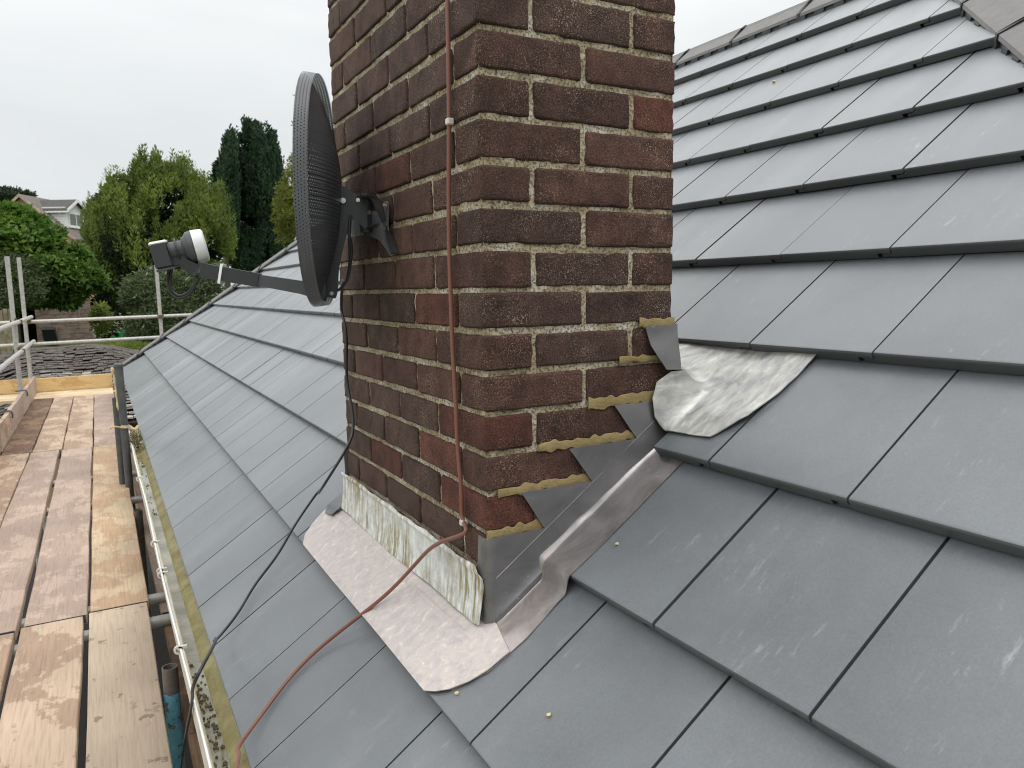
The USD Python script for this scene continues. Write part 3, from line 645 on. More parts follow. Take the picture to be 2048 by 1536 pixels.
for i in range(-7, 16):
    ztop = -i * G - 0.005; zbot = -(i + 1) * G + 0.005
    J = 0.005
    lst = []
    if i % 2 == 0:
        for a, b in ((0, 0.215), (0.225, 0.44)):
            lst.append((a, b, 0, 0.1025, 'R')); lst.append((a, b, L - 0.1025, L, 'B'))
        for q in range(3):
            ya = 0.1125 + 0.225 * q; lst.append((0, 0.1025, ya, ya + 0.215, 'L')); lst.append((W - 0.1025, W, ya, ya + 0.215, 'K'))
    else:
        for q in range(4):
            ya = 0.225 * q; lst.append((0, 0.1025, ya, ya + 0.215, 'L' + str(q))); lst.append((W - 0.1025, W, ya, ya + 0.215, 'R2' if q == 0 else 'K'))
        lst.append((0.1125, 0.3275, 0, 0.1025, 'R')); lst.append((0.1125, 0.3275, L - 0.1025, L, 'B'))
    for (a, b, c, d, w) in lst:
        jx = rb.normal(0, 0.0012, 6); jx[4] = abs(jx[4])
        t = rb.random()
        mname = 'brick_red' if ((i, w) in red_spots or t < (0.22 if i > 5 and w[0] == 'L' else 0.04)) else ('brick_brown' if w == 'R2' else 'brick_dark' if t > 0.55 else 'brick_brown')
        m = brick_mesh(a + jx[0] * .6, b + jx[1] * .6, c + jx[2], d + jx[3] * .6, zbot + jx[4], ztop + jx[5], int(t * 1e6))
        obj('brick', m, mname, chim, smooth=50)

# --- lead and new pointing on the chimney side (face y = 0)
def ridge_line_z(x): return -1.061 + 0.697 * x
side_poly = [(-0.050, -0.985), (-0.030, -0.975), (-0.024, -0.905), (0.119, -0.905), (0.070, -0.828), (0.230, -0.8275), (0.177, -0.7565), (0.342, -0.7545), (0.285, -0.681), (0.435, -0.681), (0.444, -0.74), (0.444, -0.745), (-0.004, -1.078), (-0.050, -1.088)]
def side_map(v):
    x, z, w = v[:, 0], v[:, 1], v[:, 2]
    base = ridge_line_z(np.maximum(x, 0))
    up = z - base
    # rolls out towards the tiles near its foot
    out = 0.010 * np.exp(-np.maximum(up, 0) / 0.016)
    wob = (fbm(np.c_[x * 14, z * 14, 0 * x], 2, 9) - 0.5) * 0.004 * smoothstep(0.0, 0.05, up)
    off = 0.0055 + out * smoothstep(-0.01, 0.02, x) + wob + w; r = 0.005
    ph = np.clip((x / r + 1) / 2, 0, 1) * np.pi / 2
    X = np.where(x > r, x, np.where(x < -r, -off, r - (r + off) * np.cos(ph))); Y = np.where(x > r, -off, np.where(x < -r, -x, r - (r + off) * np.sin(ph)))
    return np.c_[X, Y, z]
sf = obj('step_flashing', sheet(side_poly, 0.0018, 0.014, side_map), 'lead_fresh', house, smooth=40, label='dark grey stepped lead flashing along the chimney side')
# flange on the tiles: drapes over the tile nose
def fl_surface(s):
    k0 = S0 + GAUGE
    lo = -TH * np.clip((s - S0) / GAUGE, 0, 1.2); hi = -TH * (s - k0) / GAUGE
    t = smoothstep(k0 - 0.034, k0 + 0.004, s)
    return lo * (1 - t) + hi * t
fl_poly = [(S0 + 0.02, 0.01), (S0 + 0.035, -0.057), (S0 + 0.10, -0.095), (S0 + 0.186, -0.104), (S0 + 0.272, -0.097), (S0 + GAUGE + 0.0, -0.100), (S0 + GAUGE + 0.085, -0.104), (S0 + 2 * GAUGE + 0.03, -0.099), (S0 + 2 * GAUGE + 0.03, 0.01), (S0 + 0.17, 0.01)]
def fl_map(v):
    s, y, w = v[:, 0], v[:, 1], v[:, 2]
    n = fl_surface(s) + 0.0022 + w
    R = 0.019; q = np.clip((y + 0.006 + R) / R, 0, 0.985)
    roll = (R - R * np.sqrt(1 - q * q)) * smoothstep(S0 + 0.160, S0 + 0.20, s)
    bump = (fbm(np.c_[s * 18, y * 18, 0 * s], 2, 4) - 0.5) * 0.0035
    return roof_pt(s, y - 0.001, n + roll + bump)
obj('flashing_flange', sheet(fl_poly, 0.0018, 0.007, fl_map), 'lead_flange', house, smooth=50, label='lead flange dressed over the tiles beside the chimney')
# scored setting-out line on the lead: a fine raised burr
xs = np.linspace(0.012, 0.40, 40); zz = ridge_line_z(xs) + 0.070
obj('scored_line', tube(np.c_[xs, np.full(40, -0.0080), zz], 0.00045, 5), 'lead_flange', house)

# pointing strips (new yellow mortar) above each step
def point_strip(x0, x1, z, hgt, seed, proud=0.0026):
    n = 90; xs = np.linspace(x0, x1, n); rr = np.random.default_rng(seed)
    top = z + hgt * (0.40 + 0.75 * meshkit.noise(np.c_[xs * 75, 0 * xs, 0 * xs], seed)); bot = z - hgt * (0.40 + 0.75 * meshkit.noise(np.c_[xs * 65, 0 * xs + 3, 0 * xs], seed))
    vs, fs = [], []
    for i in range(n):
        pr = proud * (0.55 + 0.8 * meshkit.noise(np.array([[xs[i] * 50, 1, seed]]), seed)[0])
        for t, q in ((0, 0.0), (0.07, 0.85), (0.5, 1.0), (0.93, 0.8), (1, 0.0)):
            vs.append([xs[i], -0.002 - pr * q, bot[i] + (top[i] - bot[i]) * t])
    for i in range(n - 1):
        for j in range(4):
            a = i * 5 + j; fs += [[a, a + 5, a + 6], [a, a + 6, a + 1]]
    for e in (0, (n - 1) * 5): fs += [[e, e + 1, e + 2], [e, e + 2, e + 3], [e, e + 3, e + 4]]
    return T(vs, fs)
for (a, b, z, h, sd) in ((-0.003, 0.121, -0.899, 0.0135, 1), (0.022, 0.231, -0.823, 0.012, 2), (0.110, 0.343, -0.748, 0.012, 3), (0.225, 0.436, -0.674, 0.013, 4), (0.350, 0.44, -0.521, 0.013, 5)):
    obj('mortar_pointing', point_strip(a, b, z, h, sd), 'mortar_new', house, smooth=60, label='fresh yellow mortar pointing above the stepped lead')
obj('mortar_pointing', point_strip(0.30, 0.405, -0.592, 0.009, 8, 0.003), 'mortar_new', house, smooth=60)

# small hanging lead tongue at the back corner
def tongue_map(v):
    x, z, w = v[:, 0], v[:, 1], v[:, 2]
    return np.c_[x, -(0.006 + w + 0.012 * smoothstep(-0.53, -0.62, z) + 0.003 * np.sin((x - 0.36) * 40)), z]
obj('lead_tongue', sheet([(0.362, -0.528), (0.446, -0.524), (0.447, -0.619), (0.405, -0.616), (0.385, -0.588), (0.372, -0.566)], 0.002, 0.012, tongue_map), 'lead_fresh', house, smooth=40, label='small grey lead tongue hanging at the back corner of the chimney')

# old whitish saddle lead behind the chimney: dressed over the tiles and turned up round the corner
K2 = S0 + 2 * GAUGE
sad = [(0.048, -0.046), (0.051, -0.09), (0.057, -0.144), (0.090, -0.166), (0.127, -0.188), (0.205, -0.202), (0.335, -0.206), (0.335, 0.32), (0.16, 0.32), (0.145, 0.075), (0.050, 0.075), (0.044, 0.0)]
def sad_h(s):  # height of the turned-up lip at local s
    return np.interp(s, [0.02, 0.046, 0.049, 0.069, 0.097, 0.14, 0.2, 0.34], [0.0, 0.012, 0.034, 0.072, 0.094, 0.086, 0.04, 0.0])
def sad_map(v):
    ls, b, w = v[:, 0], v[:, 1], v[:, 2]
    # b > -0.05 runs up the turn: first curving, then up along the wall
    t = np.clip((b + 0.05) / 0.125, 0, 1)
    H = sad_h(ls)
    y = np.where(b < -0.05, b, -0.05 + 0.036 * np.sin(t * np.pi / 2))
    up = H * (1 - np.cos(t * np.pi / 2)) * 1.0
    ls2 = ls; y = y + np.maximum(0, b + 0.05) * smoothstep(0.165, 0.23, ls)
    wr = (fbm(np.c_[ls * 16, b * 16, 0 * ls], 3, 12) - 0.5) * 0.009 + 0.0015 * np.sin(ls * 35 + b * 20)
    lift = 0.004 + 0.004 * smoothstep(-0.08, -0.19, b)
    wr = wr * smoothstep(0.345, 0.30, ls)
    return roof_pt(K2 + ls2, y, -TH * np.minimum(ls, 0.3) / GAUGE + lift + w + up + wr * 0.8)
obj('saddle_flashing', sheet(sad, 0.0022, 0.010, sad_map), 'lead_saddle', house, smooth=60, label='old marbled white lead saddle at the back corner of the chimney')
# front apron on the tiles and white upstand
ap = [(0.162, 0.905), (0.142, 0.985), (0.109, 0.991), (0.06, 0.972), (0.023, 0.942), (0.001, 0.895), (0.0, 0.60), (0.0015, 0.30), (0.0, -0.008), (0.015, -0.036), (0.033, -0.057), (0.065, -0.08), (0.101, -0.095), (0.150, -0.103), (0.172, -0.02), (0.176, 0.02), (0.176, 0.905)]
def ap_map(v):
    ls, y, w = v[:, 0], v[:, 1], v[:, 2]
    wr = (fbm(np.c_[ls * 20, y * 12, 0 * ls], 3, 5) - 0.5) * 0.0022
    ridge = 0.0025 * np.exp(-((ls - 0.122) / 0.004) ** 2) * (y > 0.0)
    edge = 0.003 * smoothstep(0.02, 0.0, ls)
    return roof_pt(S0 + ls, y, -TH * ls / GAUGE + 0.0060 + w + wr + ridge - edge * 0.3)
obj('apron_flashing', sheet(ap, 0.0020, 0.014, ap_map), 'lead_apron', house, smooth=50, label='pinkish grey lead apron laid over the tiles in front of the chimney')
up_poly = [(0.006, -1.072)] + [(y, -1.078 + 0.004 * math.sin(y * 9)) for y in np.linspace(0.03, 0.90, 20)] + [(0.905, -0.968)] + [(y, -0.967 + 0.003 * math.sin(y * 17) * math.sin(y * 41)) for y in np.linspace(0.88, 0.03, 30)] + [(0.004, -0.985), (0.002, -1.03)]
def up_map(v):
    y, z, w = v[:, 0], v[:, 1], v[:, 2]
    t = np.clip((z + 1.078) / 0.11, 0, 1)
    wob = (fbm(np.c_[y * 16, z * 30, 0 * y], 3, 15) - 0.5) * 0.0045
    return np.c_[-(0.0095 + w + 0.010 * (1 - t) ** 2 + wob + 0.004 * np.exp(-((t - 0.95) / 0.06) ** 2)), y, z]
obj('apron_upstand', sheet(up_poly, 0.0022, 0.011, up_map), 'lead_white_streaked', house, smooth=50, label='white oxidised lead upstand with green run stains across the chimney front')
# far-side flashing seen on edge
far_poly = [(-0.006, -0.905), (0.44, -0.62), (0.44, -0.78), (0.0, -1.07), (-0.032, -1.085), (-0.016, -1.06), (-0.009, -1.0), (-0.007, -0.96)]
obj('far_side_flashing', sheet(far_poly, 0.002, 0.03, lambda v: np.c_[v[:, 0], L + 0.007 + v[:, 2] + 0.006 * np.sin(v[:, 1] * 40), v[:, 1]]), 'lead_fresh', house, smooth=40)
far_fl = [(0.115, 0.90), (0.105, 0.96), (0.125, 0.995), (0.24, 1.01), (0.30, 1.0), (0.30, 0.90)]
obj('far_flange', sheet(far_fl, 0.002, 0.02, lambda v: roof_pt(S0 + v[:, 0], v[:, 1], -TH * v[:, 0] / GAUGE + 0.011 + v[:, 2] + 0.006 * smoothstep(0.93, 0.90, v[:, 1]))), 'lead_fresh', house, smooth=40)

# --- eaves: fascia, gutter, wall
wall_h = [(-0.12, ye0 + 0.3), (-0.12, ye1 - 0.3)]
obj('wall', box(-0.10, x_b - 0.3, ye0 + 0.3, ye1 - 0.3, -4.2, -1.42), 'render_wall', house)
obj('fascia', box(-0.335, -0.315, ye0 + 0.07, ye1 - 0.07, -1.60, -1.415), 'fascia_dark', house)
obj('soffit', box(-0.33, -0.09, ye0 + 0.1, ye1 - 0.1, -1.612, -1.602), 'fascia_dark', house)
GY0, GY1 = -2.0, 5.25
gp = [(-0.466, -1.432), (-0.458, -1.432), (-0.455, -1.484), (-0.430, -1.489), (-0.402, -1.462), (-0.358, -1.440), (-0.352, -1.440), (-0.398, -1.470), (-0.428, -1.497), (-0.462, -1.492)]
def extr_y(poly, y0, y1, nseg=1):
    m = prism(poly, y1 - y0); v = np.asarray(m.vertices)
    m.vertices = np.c_[v[:, 0], v[:, 2] + y0, v[:, 1]]; m.fix_normals(); return m
gut = obj('gutter', cat_([extr_y(gp, GY0, 1.548), extr_y(gp, 1.552, GY1)]), 'gutter_algae', house, smooth=25, label='shallow plastic gutter green with algae below the eaves')
obj('gutter_rim', extr_y([(-0.4680, -1.428), (-0.4610, -1.428), (-0.4610, -1.4305), (-0.4665, -1.4305), (-0.4665, -1.50), (-0.4680, -1.50)], GY0, GY1), 'rim_plastic', gut)
obj('water', extr_y([(-0.4545, -1.478), (-0.4195, -1.478), (-0.4195, -1.481), (-0.4545, -1.481)], GY0, 3.9), 'gutter_water', gut)
gr = []
rg = np.random.default_rng(31)
for q in range(150):
    y = rg.choice([rg.normal(0.72, 0.14), rg.normal(0.35, 0.25), rg.uniform(2.6, 5.2)], p=[0.45, 0.2, 0.35]); x = rg.uniform(-0.453, -0.425); r = rg.uniform(0.002, 0.0055)
    m = trimesh.creation.icosphere(subdivisions=0, radius=r); m.vertices *= rg.uniform(0.6, 1.4, 3); m.apply_translation((x, y, -1.477 + r * 0.3)); gr.append(m)
obj('gutter_debris', cat_(gr), 'grit', gut, kind='stuff')

# ================================================================== LOOSE MORTAR CRUMBS ON THE TILES
def crumb(px, py, k, r, label):
    s0 = S0 + k * GAUGE
    a = roof_pt(s0, 0.0, 0.0); b = roof_pt(s0 + GAUGE, 0.0, -TH); d = (b - a) / np.linalg.norm(b - a); n = np.array([-d[2], 0, d[0]])
    p = on_plane(px, py, n, a + n * 0.002)
    m = trimesh.creation.icosphere(subdivisions=1, radius=r); m.vertices *= 1 + (meshkit.noise(np.asarray(m.vertices) * 400, int(px))[:, None] - 0.5) * 0.8; m.vertices *= [1.2, 0.9, 0.7]
    m.apply_translation(p + n * r * 0.3)
    obj('mortar_crumb', m, 'mortar_new_pale', None, label=label, cat='mortar crumb', group='crumbs of mortar dropped on the roof')
plain('mortar_new_pale', (0.50, 0.40, 0.22), rough=0.9, var=0.2, scale=90, bump=0.5)
crumb(1098, 1430, 0, 0.0038, 'pale mortar crumb lying alone on a lower roof tile')
crumb(914, 1387, 0, 0.0036, 'yellow mortar crumb just below the rounded corner of the lead apron')
crumb(1235, 1088, 1, 0.0034, 'small mortar crumb on the tile beside the lead flange')
crumb(1548, 164, 7, 0.007, 'brownish crumb high on the upper roof tiles')

# ================================================================== SATELLITE DISH
dish = thing('satellite_dish', 'black perforated satellite dish bolted to the chimney front', 'satellite dish')
aD = np.array([-0.906, 0.423, 0.02]); aD /= np.linalg.norm(aD)
e1 = np.array([-0.423, -0.906, 0.0]); e1 = e1 - aD * (e1 @ aD); e1 /= np.linalg.norm(e1)
e2 = np.cross(aD, e1); e2 = e2 if e2[2] > 0 else -e2
OD = np.array([-0.139, 0.60, -0.217]); HW, HH, DEP = 0.200, 0.262, 0.064
def dish_shell():
    nr, nt = 26, 96
    V, UV, F = [], [], []
    for side in (0, 1):
        base = len(V)
        for i in range(nr + 1):
            r = i / nr
            for j in range(nt):
                th = 2 * np.pi * j / nt
                # slightly squared ellipse
                cs, sn = np.cos(th), np.sin(th)
                sq = 1.0 + 0.035 * (np.sin(2 * th) ** 2)
                u, v = HW * r * cs * sq, HH * r * sn * sq
                V.append(OD + e1 * u + e2 * v - aD * (DEP * (1 - r * r) + side * 0.0012)); UV.append((u, v))
        for i in range(nr):
            for j in range(nt):
                k = (j + 1) % nt; a, b, c, d = base + i * nt + j, base + i * nt + k, base + (i + 1) * nt + k, base + (i + 1) * nt + j
                F += [[a, b, c], [a, c, d]] if side else [[a, c, b], [a, d, c]]
    return np.array(V), np.array(F), np.array(UV)
v, f, uv = dish_shell()
obj('reflector', T(v, f), 'dish_perforated', dish, smooth=True, uv=uv)
def dish_lip():
    nt, nw = 120, 6; V, UV, F = [], [], []
    arc = 0.0; prev = None
    for j in range(nt + 1):
        th = 2 * np.pi * j / nt; sq = 1.0 + 0.035 * (np.sin(2 * th) ** 2)
        rim = OD + e1 * HW * np.cos(th) * sq + e2 * HH * np.sin(th) * sq
        out = e1 * np.cos(th) / HW + e2 * np.sin(th) / HH; out /= np.linalg.norm(out)
        if prev is not None: arc += np.linalg.norm(rim - prev)
        prev = rim
        for i in range(nw + 1):
            t = i / nw
            V.append(rim + out * (0.004 - 0.004 * t) - aD * (0.030 * t)); UV.append((arc, t * 0.030))
    for j in range(nt):
        for i in range(nw):
            a = j * (nw + 1) + i; F += [[a, a + nw + 1, a + nw + 2], [a, a + nw + 2, a + 1]]
    return np.array(V), np.array(F), np.array(UV)
v, f, uv = dish_lip()
obj('rim', T(v, f), 'dish_perforated', dish, smooth=True, uv=uv)
# ribs pressed into the back
rib = []
for q in np.linspace(-0.20, 0.20, 46):
    w = HW * math.sqrt(max(0, 1 - (q / HH) ** 2)) * 0.93
    us = np.linspace(-w, w, 24); rr2 = (us / HW) ** 2 + (q / HH) ** 2
    P = OD + np.outer(us, e1) + e2 * q - np.outer(DEP * (1 - rr2) + 0.0014, aD)
    rib.append(tube(P, 0.0011, 4))
obj('pressed_ribs', cat_(rib), 'dish_paint', dish, kind='stuff')
# support arm behind the dish: plate in the vertical plane through the dish axis
def zpx(zx, zy): return 560 + zx / 5.296, 340 + zy / 5.296
pc = np.array([-0.092, 0.58, -0.217])
def plate(zpts, c0, thick, nrm=None):
    nrm = e1 if nrm is None else nrm
    P = np.array([on_plane(*zpx(a, b), nrm, c0) for a, b in zpts])
    ax = -aD - nrm * (-aD @ nrm); ax /= np.linalg.norm(ax); ay = np.cross(nrm, ax)
    q = np.c_[(P - c0) @ ax, (P - c0) @ ay]
    m = prism(q, thick); v = np.asarray(m.vertices)
    m.vertices = c0 + v[:, :1] * ax + v[:, 1:2] * ay - v[:, 2:3] * nrm
    m.fix_normals(); return m
arm_z = [(590, 235), (603, 180), (650, 165), (710, 185), (770, 240), (850, 270), (855, 345), (765, 450), (722, 560), (700, 700), (650, 900), (622, 1070), (612, 1280), (592, 1360), (470, 1345), (440, 1250), (500, 1090), (545, 900), (575, 700), (585, 500)]
obj('support_arm', cat_([plate(arm_z, pc, 0.003), plate(arm_z, pc - e1 * 0.040, 0.003)]), 'dish_paint', dish)
obj('clevis_plate', plate([(745, 470), (890, 268), (908, 290), (928, 605), (895, 625)], pc + e1 * 0.004, 0.003), 'dish_paint', dish)
for (a, b, r) in ((670, 325, 0.0065), (828, 320, 0.0046), (548, 1307, 0.0046)):
    p = on_plane(*zpx(a, b), e1, pc + e1 * 0.002)
    m = cat_([tube([p, p + e1 * 0.003], r, 16), tube([p + e1 * 0.003, p + e1 * 0.006], r * 0.45, 12)])
    obj('bolt', m, 'steel_bolt', dish)
# feed arm from the foot of the dish forward
pb = on_plane(652, 583, e1, OD)
pe = pb + aD * 0.235 + np.array([0, 0, 0.045])
def bar(p0, p1, w, h, h2=None):
    d = (p1 - p0) / np.linalg.norm(p1 - p0); side = np.cross(d, [0, 0, 1.0]); side /= np.linalg.norm(side); up = np.cross(side, d); h2 = h2 or h
    vs = [p0 + side * a * w / 2 + up * b * h / 2 for a, b in ((-1, -1), (1, -1), (1, 1), (-1, 1))] + [p1 + side * a * w / 2 + up * b * h2 / 2 for a, b in ((-1, -1), (1, -1), (1, 1), (-1, 1))]
    m = trimesh.convex.convex_hull(np.array(vs)); return m
tipd = (pe - pb) / np.linalg.norm(pe - pb)
pn = on_plane(404, 541, e1, OD)
obj('feed_arm', cat_([bar(pb, pb + (pn - pb) * 0.55, 0.022, 0.034, 0.026), bar(pb + (pn - pb) * 0.0 - np.array([0, 0, 0.01]), pb + (pn - pb) * 0.35, 0.021, 0.026, 0.02)]), 'plastic_grey', dish)
obj('feed_arm_sleeve', bar(pb + (pn - pb) * 0.54, pn, 0.028, 0.032, 0.034), 'plastic_black', dish)
pt = pb + (pn - pb) * 0.83
obj('cable_tie', bar(pt, pt + tipd * 0.006, 0.031, 0.046), 'white_plastic', dish, label='white cable tie round the feed arm')
# holder and LNB
pl0 = on_plane(362, 499, e1, OD)          # neck
ax_l = np.array([0.80, -0.50, -0.20]); ax_l = np.array([0.95, -0.10, 0.20]); ax_l /= np.linalg.norm(ax_l)
def lathe(p0, ax, prof, seg=36):
    d, a, b = frame_from(np.asarray(ax, float)); th = np.arange(seg) / seg * 2 * np.pi
    ring = np.cos(th)[:, None] * a + np.sin(th)[:, None] * b
    V = np.vstack([p0 + d * h + ring * r for h, r in prof]); F = []
    for i in range(len(prof) - 1):
        for j in range(seg):
            k = (j + 1) % seg; F += [[i * seg + j, (i + 1) * seg + j, (i + 1) * seg + k], [i * seg + j, (i + 1) * seg + k, i * seg + k]]
    m = T(V, F); return m
lnb = obj('receiver_horn', lathe(pl0, ax_l, [(-0.030, 0.001), (-0.030, 0.021), (0.004, 0.021), (0.006, 0.026), (0.011, 0.029), (0.018, 0.037), (0.028, 0.038), (0.029, 0.001)]), 'plastic_grey', dish, smooth=40)
obj('white_cap', lathe(pl0 + ax_l * 0.029, ax_l, [(0, 0.001), (0.0, 0.0392), (0.023, 0.038), (0.0255, 0.036), (0.027, 0.033), (0.0282, 0.001)]), 'lnb_white', lnb, smooth=35)
d_, a_, b_ = frame_from(ax_l)
upl = np.array([0, 0, 1.0]) - ax_l * ax_l[2]; upl /= np.linalg.norm(upl); sdl = np.cross(ax_l, upl)
def obox(c, ax, ex, r=0.004):
    b = box(-ex[0] / 2, ex[0] / 2, -ex[1] / 2, ex[1] / 2, -ex[2] / 2, ex[2] / 2, r); v = np.asarray(b.vertices)
    b.vertices = c + v[:, :1] * ax[0] + v[:, 1:2] * ax[1] + v[:, 2:3] * ax[2]; return b
bx = pl0 - ax_l * 0.044 - upl * 0.006
obj('receiver_box', obox(bx, (ax_l, sdl, upl), (0.040, 0.050, 0.060), 0.005), 'lnb_box_grey', lnb)
obj('box_lid', obox(bx + upl * 0.029, (ax_l, sdl, upl), (0.041, 0.051, 0.009), 0.004), 'lnb_white', lnb)
obj('box_foot', obox(bx - upl * 0.032, (ax_l, sdl, upl), (0.040, 0.048, 0.005), 0.001), 'plastic_grey', lnb)
clampm = [lathe(pl0 - ax_l * (0.026 - 0.016 * q), ax_l, [(0, 0.020), (0, 0.0275), (0.0035, 0.0275), (0.0035, 0.020)], 28) for q in range(3)]
clampm.append(bar(pl0 - ax_l * 0.012 - upl * 0.02, pn + aD * 0.012, 0.03, 0.020, 0.030))
clampm.append(obox(pl0 - ax_l * 0.01 - upl * 0.024 , (ax_l, sdl, upl), (0.040, 0.034, 0.024), 0.003))
obj('holder', cat_(clampm), 'plastic_black', dish)
# cable loops under the receiver and behind the arm
for q, dz in ((0, 0.0), (1, 0.006)):
    c0 = bx - upl * 0.030 + ax_l * (0.006 + 0.008 * q)
    pts = [c0, on_plane(336 + 5 * q, 560, e1, OD), on_plane(338 + 5 * q, 578, e1, OD), on_plane(352 + 4 * q, 595 - 4 * q, e1, OD), on_plane(378, 588 - 5 * q, e1, OD), on_plane(392 - q, 568 - 3 * q, e1, OD), on_plane(404, 548, e1, OD)]
    obj('receiver_cable', tube(bspline(pts, 50), 0.0034, 8), 'cable_black', dish, smooth=True)
# wall plate and strap
def wallp(zx, zy, x): return on_plane(*zpx(zx, zy), (1, 0, 0), (x, 0, 0))
wp = [(760, 690), (770, 540), (930, 440), (1050, 430), (1108, 345), (1125, 328), (1145, 350), (1142, 600), (1175, 740), (1218, 885), (1180, 915), (1065, 745), (930, 690)]
P = np.array([wallp(a, b, -0.010) for a, b in wp]); m = prism(P[:, 1:], 0.004); v = np.asarray(m.vertices); m.vertices = np.c_[-0.012 + v[:, 2], v[:, 0], v[:, 1]]; m.fix_normals()
obj('wall_plate', m, 'bracket_metal', dish)
q0 = on_plane(*zpx(900, 285), e1, pc); q1 = on_plane(*zpx(905, 610), e1, pc)
def slab(pts, nrm, th):
    pts = np.array(pts); nrm = np.asarray(nrm, float); vs = np.vstack([pts, pts + nrm * th]); return trimesh.convex.convex_hull(vs)
obj('bracket_flange', slab([q0, q0 - e1 * 0.05, wallp(1025, 312, -0.012), wallp(945, 330, -0.012)], (0, 0, 1), 0.003), 'dish_paint', dish)
obj('bracket_flange', slab([q1, q1 - e1 * 0.05, wallp(1050, 575, -0.012), wallp(880, 690, -0.012)], (0, 0, 1), 0.003), 'dish_paint', dish)
obj('mast_stub', tube([q0 + np.array([0.0, 0.0, 0.01]) - e1 * 0.022, q1 - e1 * 0.022 - np.array([0, 0, 0.01])], 0.016, 18), 'dish_paint', dish)
pts = [on_plane(*zpx(888, 285), e1, pc), wallp(905, 262, -0.085), wallp(960, 270, -0.065), wallp(1020, 325, -0.045), wallp(1110, 580, -0.022), wallp(1210, 880, -0.012)]
sp = bspline(pts, 40)
strap = []
for i in range(len(sp) - 1): strap.append(bar(sp[i], sp[i + 1] + (sp[i + 1] - sp[i]) * 0.15, 0.018, 0.0035))
obj('strap', cat_(strap), 'dish_paint', dish)
for zx, zy in ((955, 450), (1123, 385)):
    p = wallp(zx, zy, -0.014); obj('bolt', tube([p, p + np.array([-0.008, 0, 0])], 0.006, 6), 'steel_bolt', dish)

# ================================================================== CABLES
def roofs(s, y, extra=0.0): return roof_pt(s, y, tile_n(s) + extra)
br = thing('brown_cable', 'brown cable clipped down the chimney front then trailing across the tiles', 'cable')
wallpts = [(0.080, 0.50), (0.088, 0.30), (0.096, 0.07), (0.103, -0.141), (0.112, -0.26), (0.117, -0.372), (0.116, -0.46), (0.113, -0.562), (0.104, -0.69), (0.101, -0.757), (0.090, -0.86), (0.086, -0.893)]
wp3 = [np.array([-0.0095, a, b]) for a, b in wallpts]
fallpx = [(932, 1062, -0.016), (912, 1074, -0.026), (887, 1082, -0.034), (862, 1096, -0.038), (837, 1121, -0.042)]
f3 = [on_plane(a, b, (1, 0, 0), (x, 0, 0)) for a, b, x in fallpx]
roofpx = [(809, 1152, -0.098, .016), (774, 1187, -0.118, .010), (719, 1232, -0.165, .012)]
rs = [(-0.015 - 0.04, 0.366, 0.035)]
brown_roof = [(-0.101, 0.366, 0.022), (-0.150, 0.376, 0.018), (-0.190, 0.388, 0.012)]
def on_tiles(px, py, k, h):
    s0 = S0 + k * GAUGE; a = roof_pt(s0, 0., 0.); b = roof_pt(s0 + GAUGE, 0., -TH); d = (b - a) / np.linalg.norm(b - a); n = np.array([-d[2], 0, d[0]])
    return on_plane(px, py, n, a + n * h)
r3 = [on_tiles(809, 1152, 0, 0.045), on_tiles(774, 1187, 0, 0.024), on_tiles(737, 1218, 0, 0.012), on_tiles(705, 1243, -1, 0.026), on_tiles(672, 1269, -1, 0.016), on_tiles(627, 1307, -1, 0.008), on_tiles(592, 1342, -1, 0.006), on_tiles(562, 1377, -1, 0.006), on_tiles(532, 1417, -1, 0.007), on_tiles(512, 1444, -1, 0.010), on_tiles(490, 1474, -1, 0.016)]
e3 = [on_plane(477, 1507, (1, 0, 0), (-0.43, 0, 0)), on_plane(472, 1545, (1, 0, 0), (-0.45, 0, 0)), on_plane(474, 1640, (1, 0, 0), (-0.475, 0, 0))]
obj('cable_sheath', tube(bspline(wp3 + f3 + r3 + e3, 260), 0.0042, 10), 'cable_brown', br, smooth=True)
for (y, z) in ((0.103, -0.141), (0.0865, -0.897)):
    obj('clip', cat_([box(-0.0155, -0.002, y - 0.007, y + 0.006, z - 0.006, z + 0.006, 0.002), tube([[-0.010, y + 0.010, z + 0.002], [-0.001, y + 0.010, z + 0.002]], 0.003, 8)]), 'clip_white', br)

bk = thing('black_cable', 'black cable hanging from the dish down past the gutter', 'cable')
kb = [on_plane(*zpx(745, 480), e1, pc + e1 * .01), on_plane(*zpx(735, 600), e1, pc + e1 * .012), on_plane(*zpx(735, 780), e1, pc + e1 * .012), on_plane(*zpx(742, 930), e1, pc), on_plane(*zpx(725, 1090), e1, pc - e1 * .01), on_plane(687, 562, (1, 0, 0), (-0.045, 0, 0))]
kw = [np.array([-0.013, a, b]) for a, b in [(0.835, -0.47), (0.838, -0.50), (0.812, -0.535), (0.802, -0.584), (0.812, -0.64), (0.812, -0.70)]] + [on_plane(a, b, (1, 0, 0), (x, 0, 0)) for a, b, x in ((704, 818, -.016), (706, 862, -.026), (697, 889, -.05))]
kr = [on_plane(662, 948, (1, 0, 0), (-.105, 0, 0)), on_tiles(624, 1000, 0, 0.030), on_tiles(587, 1055, 0, 0.020), on_tiles(549, 1118, -1, 0.030), on_tiles(512, 1167, -1, 0.014), on_tiles(475, 1227, -1, 0.012), on_tiles(448, 1262, -1, 0.018)]
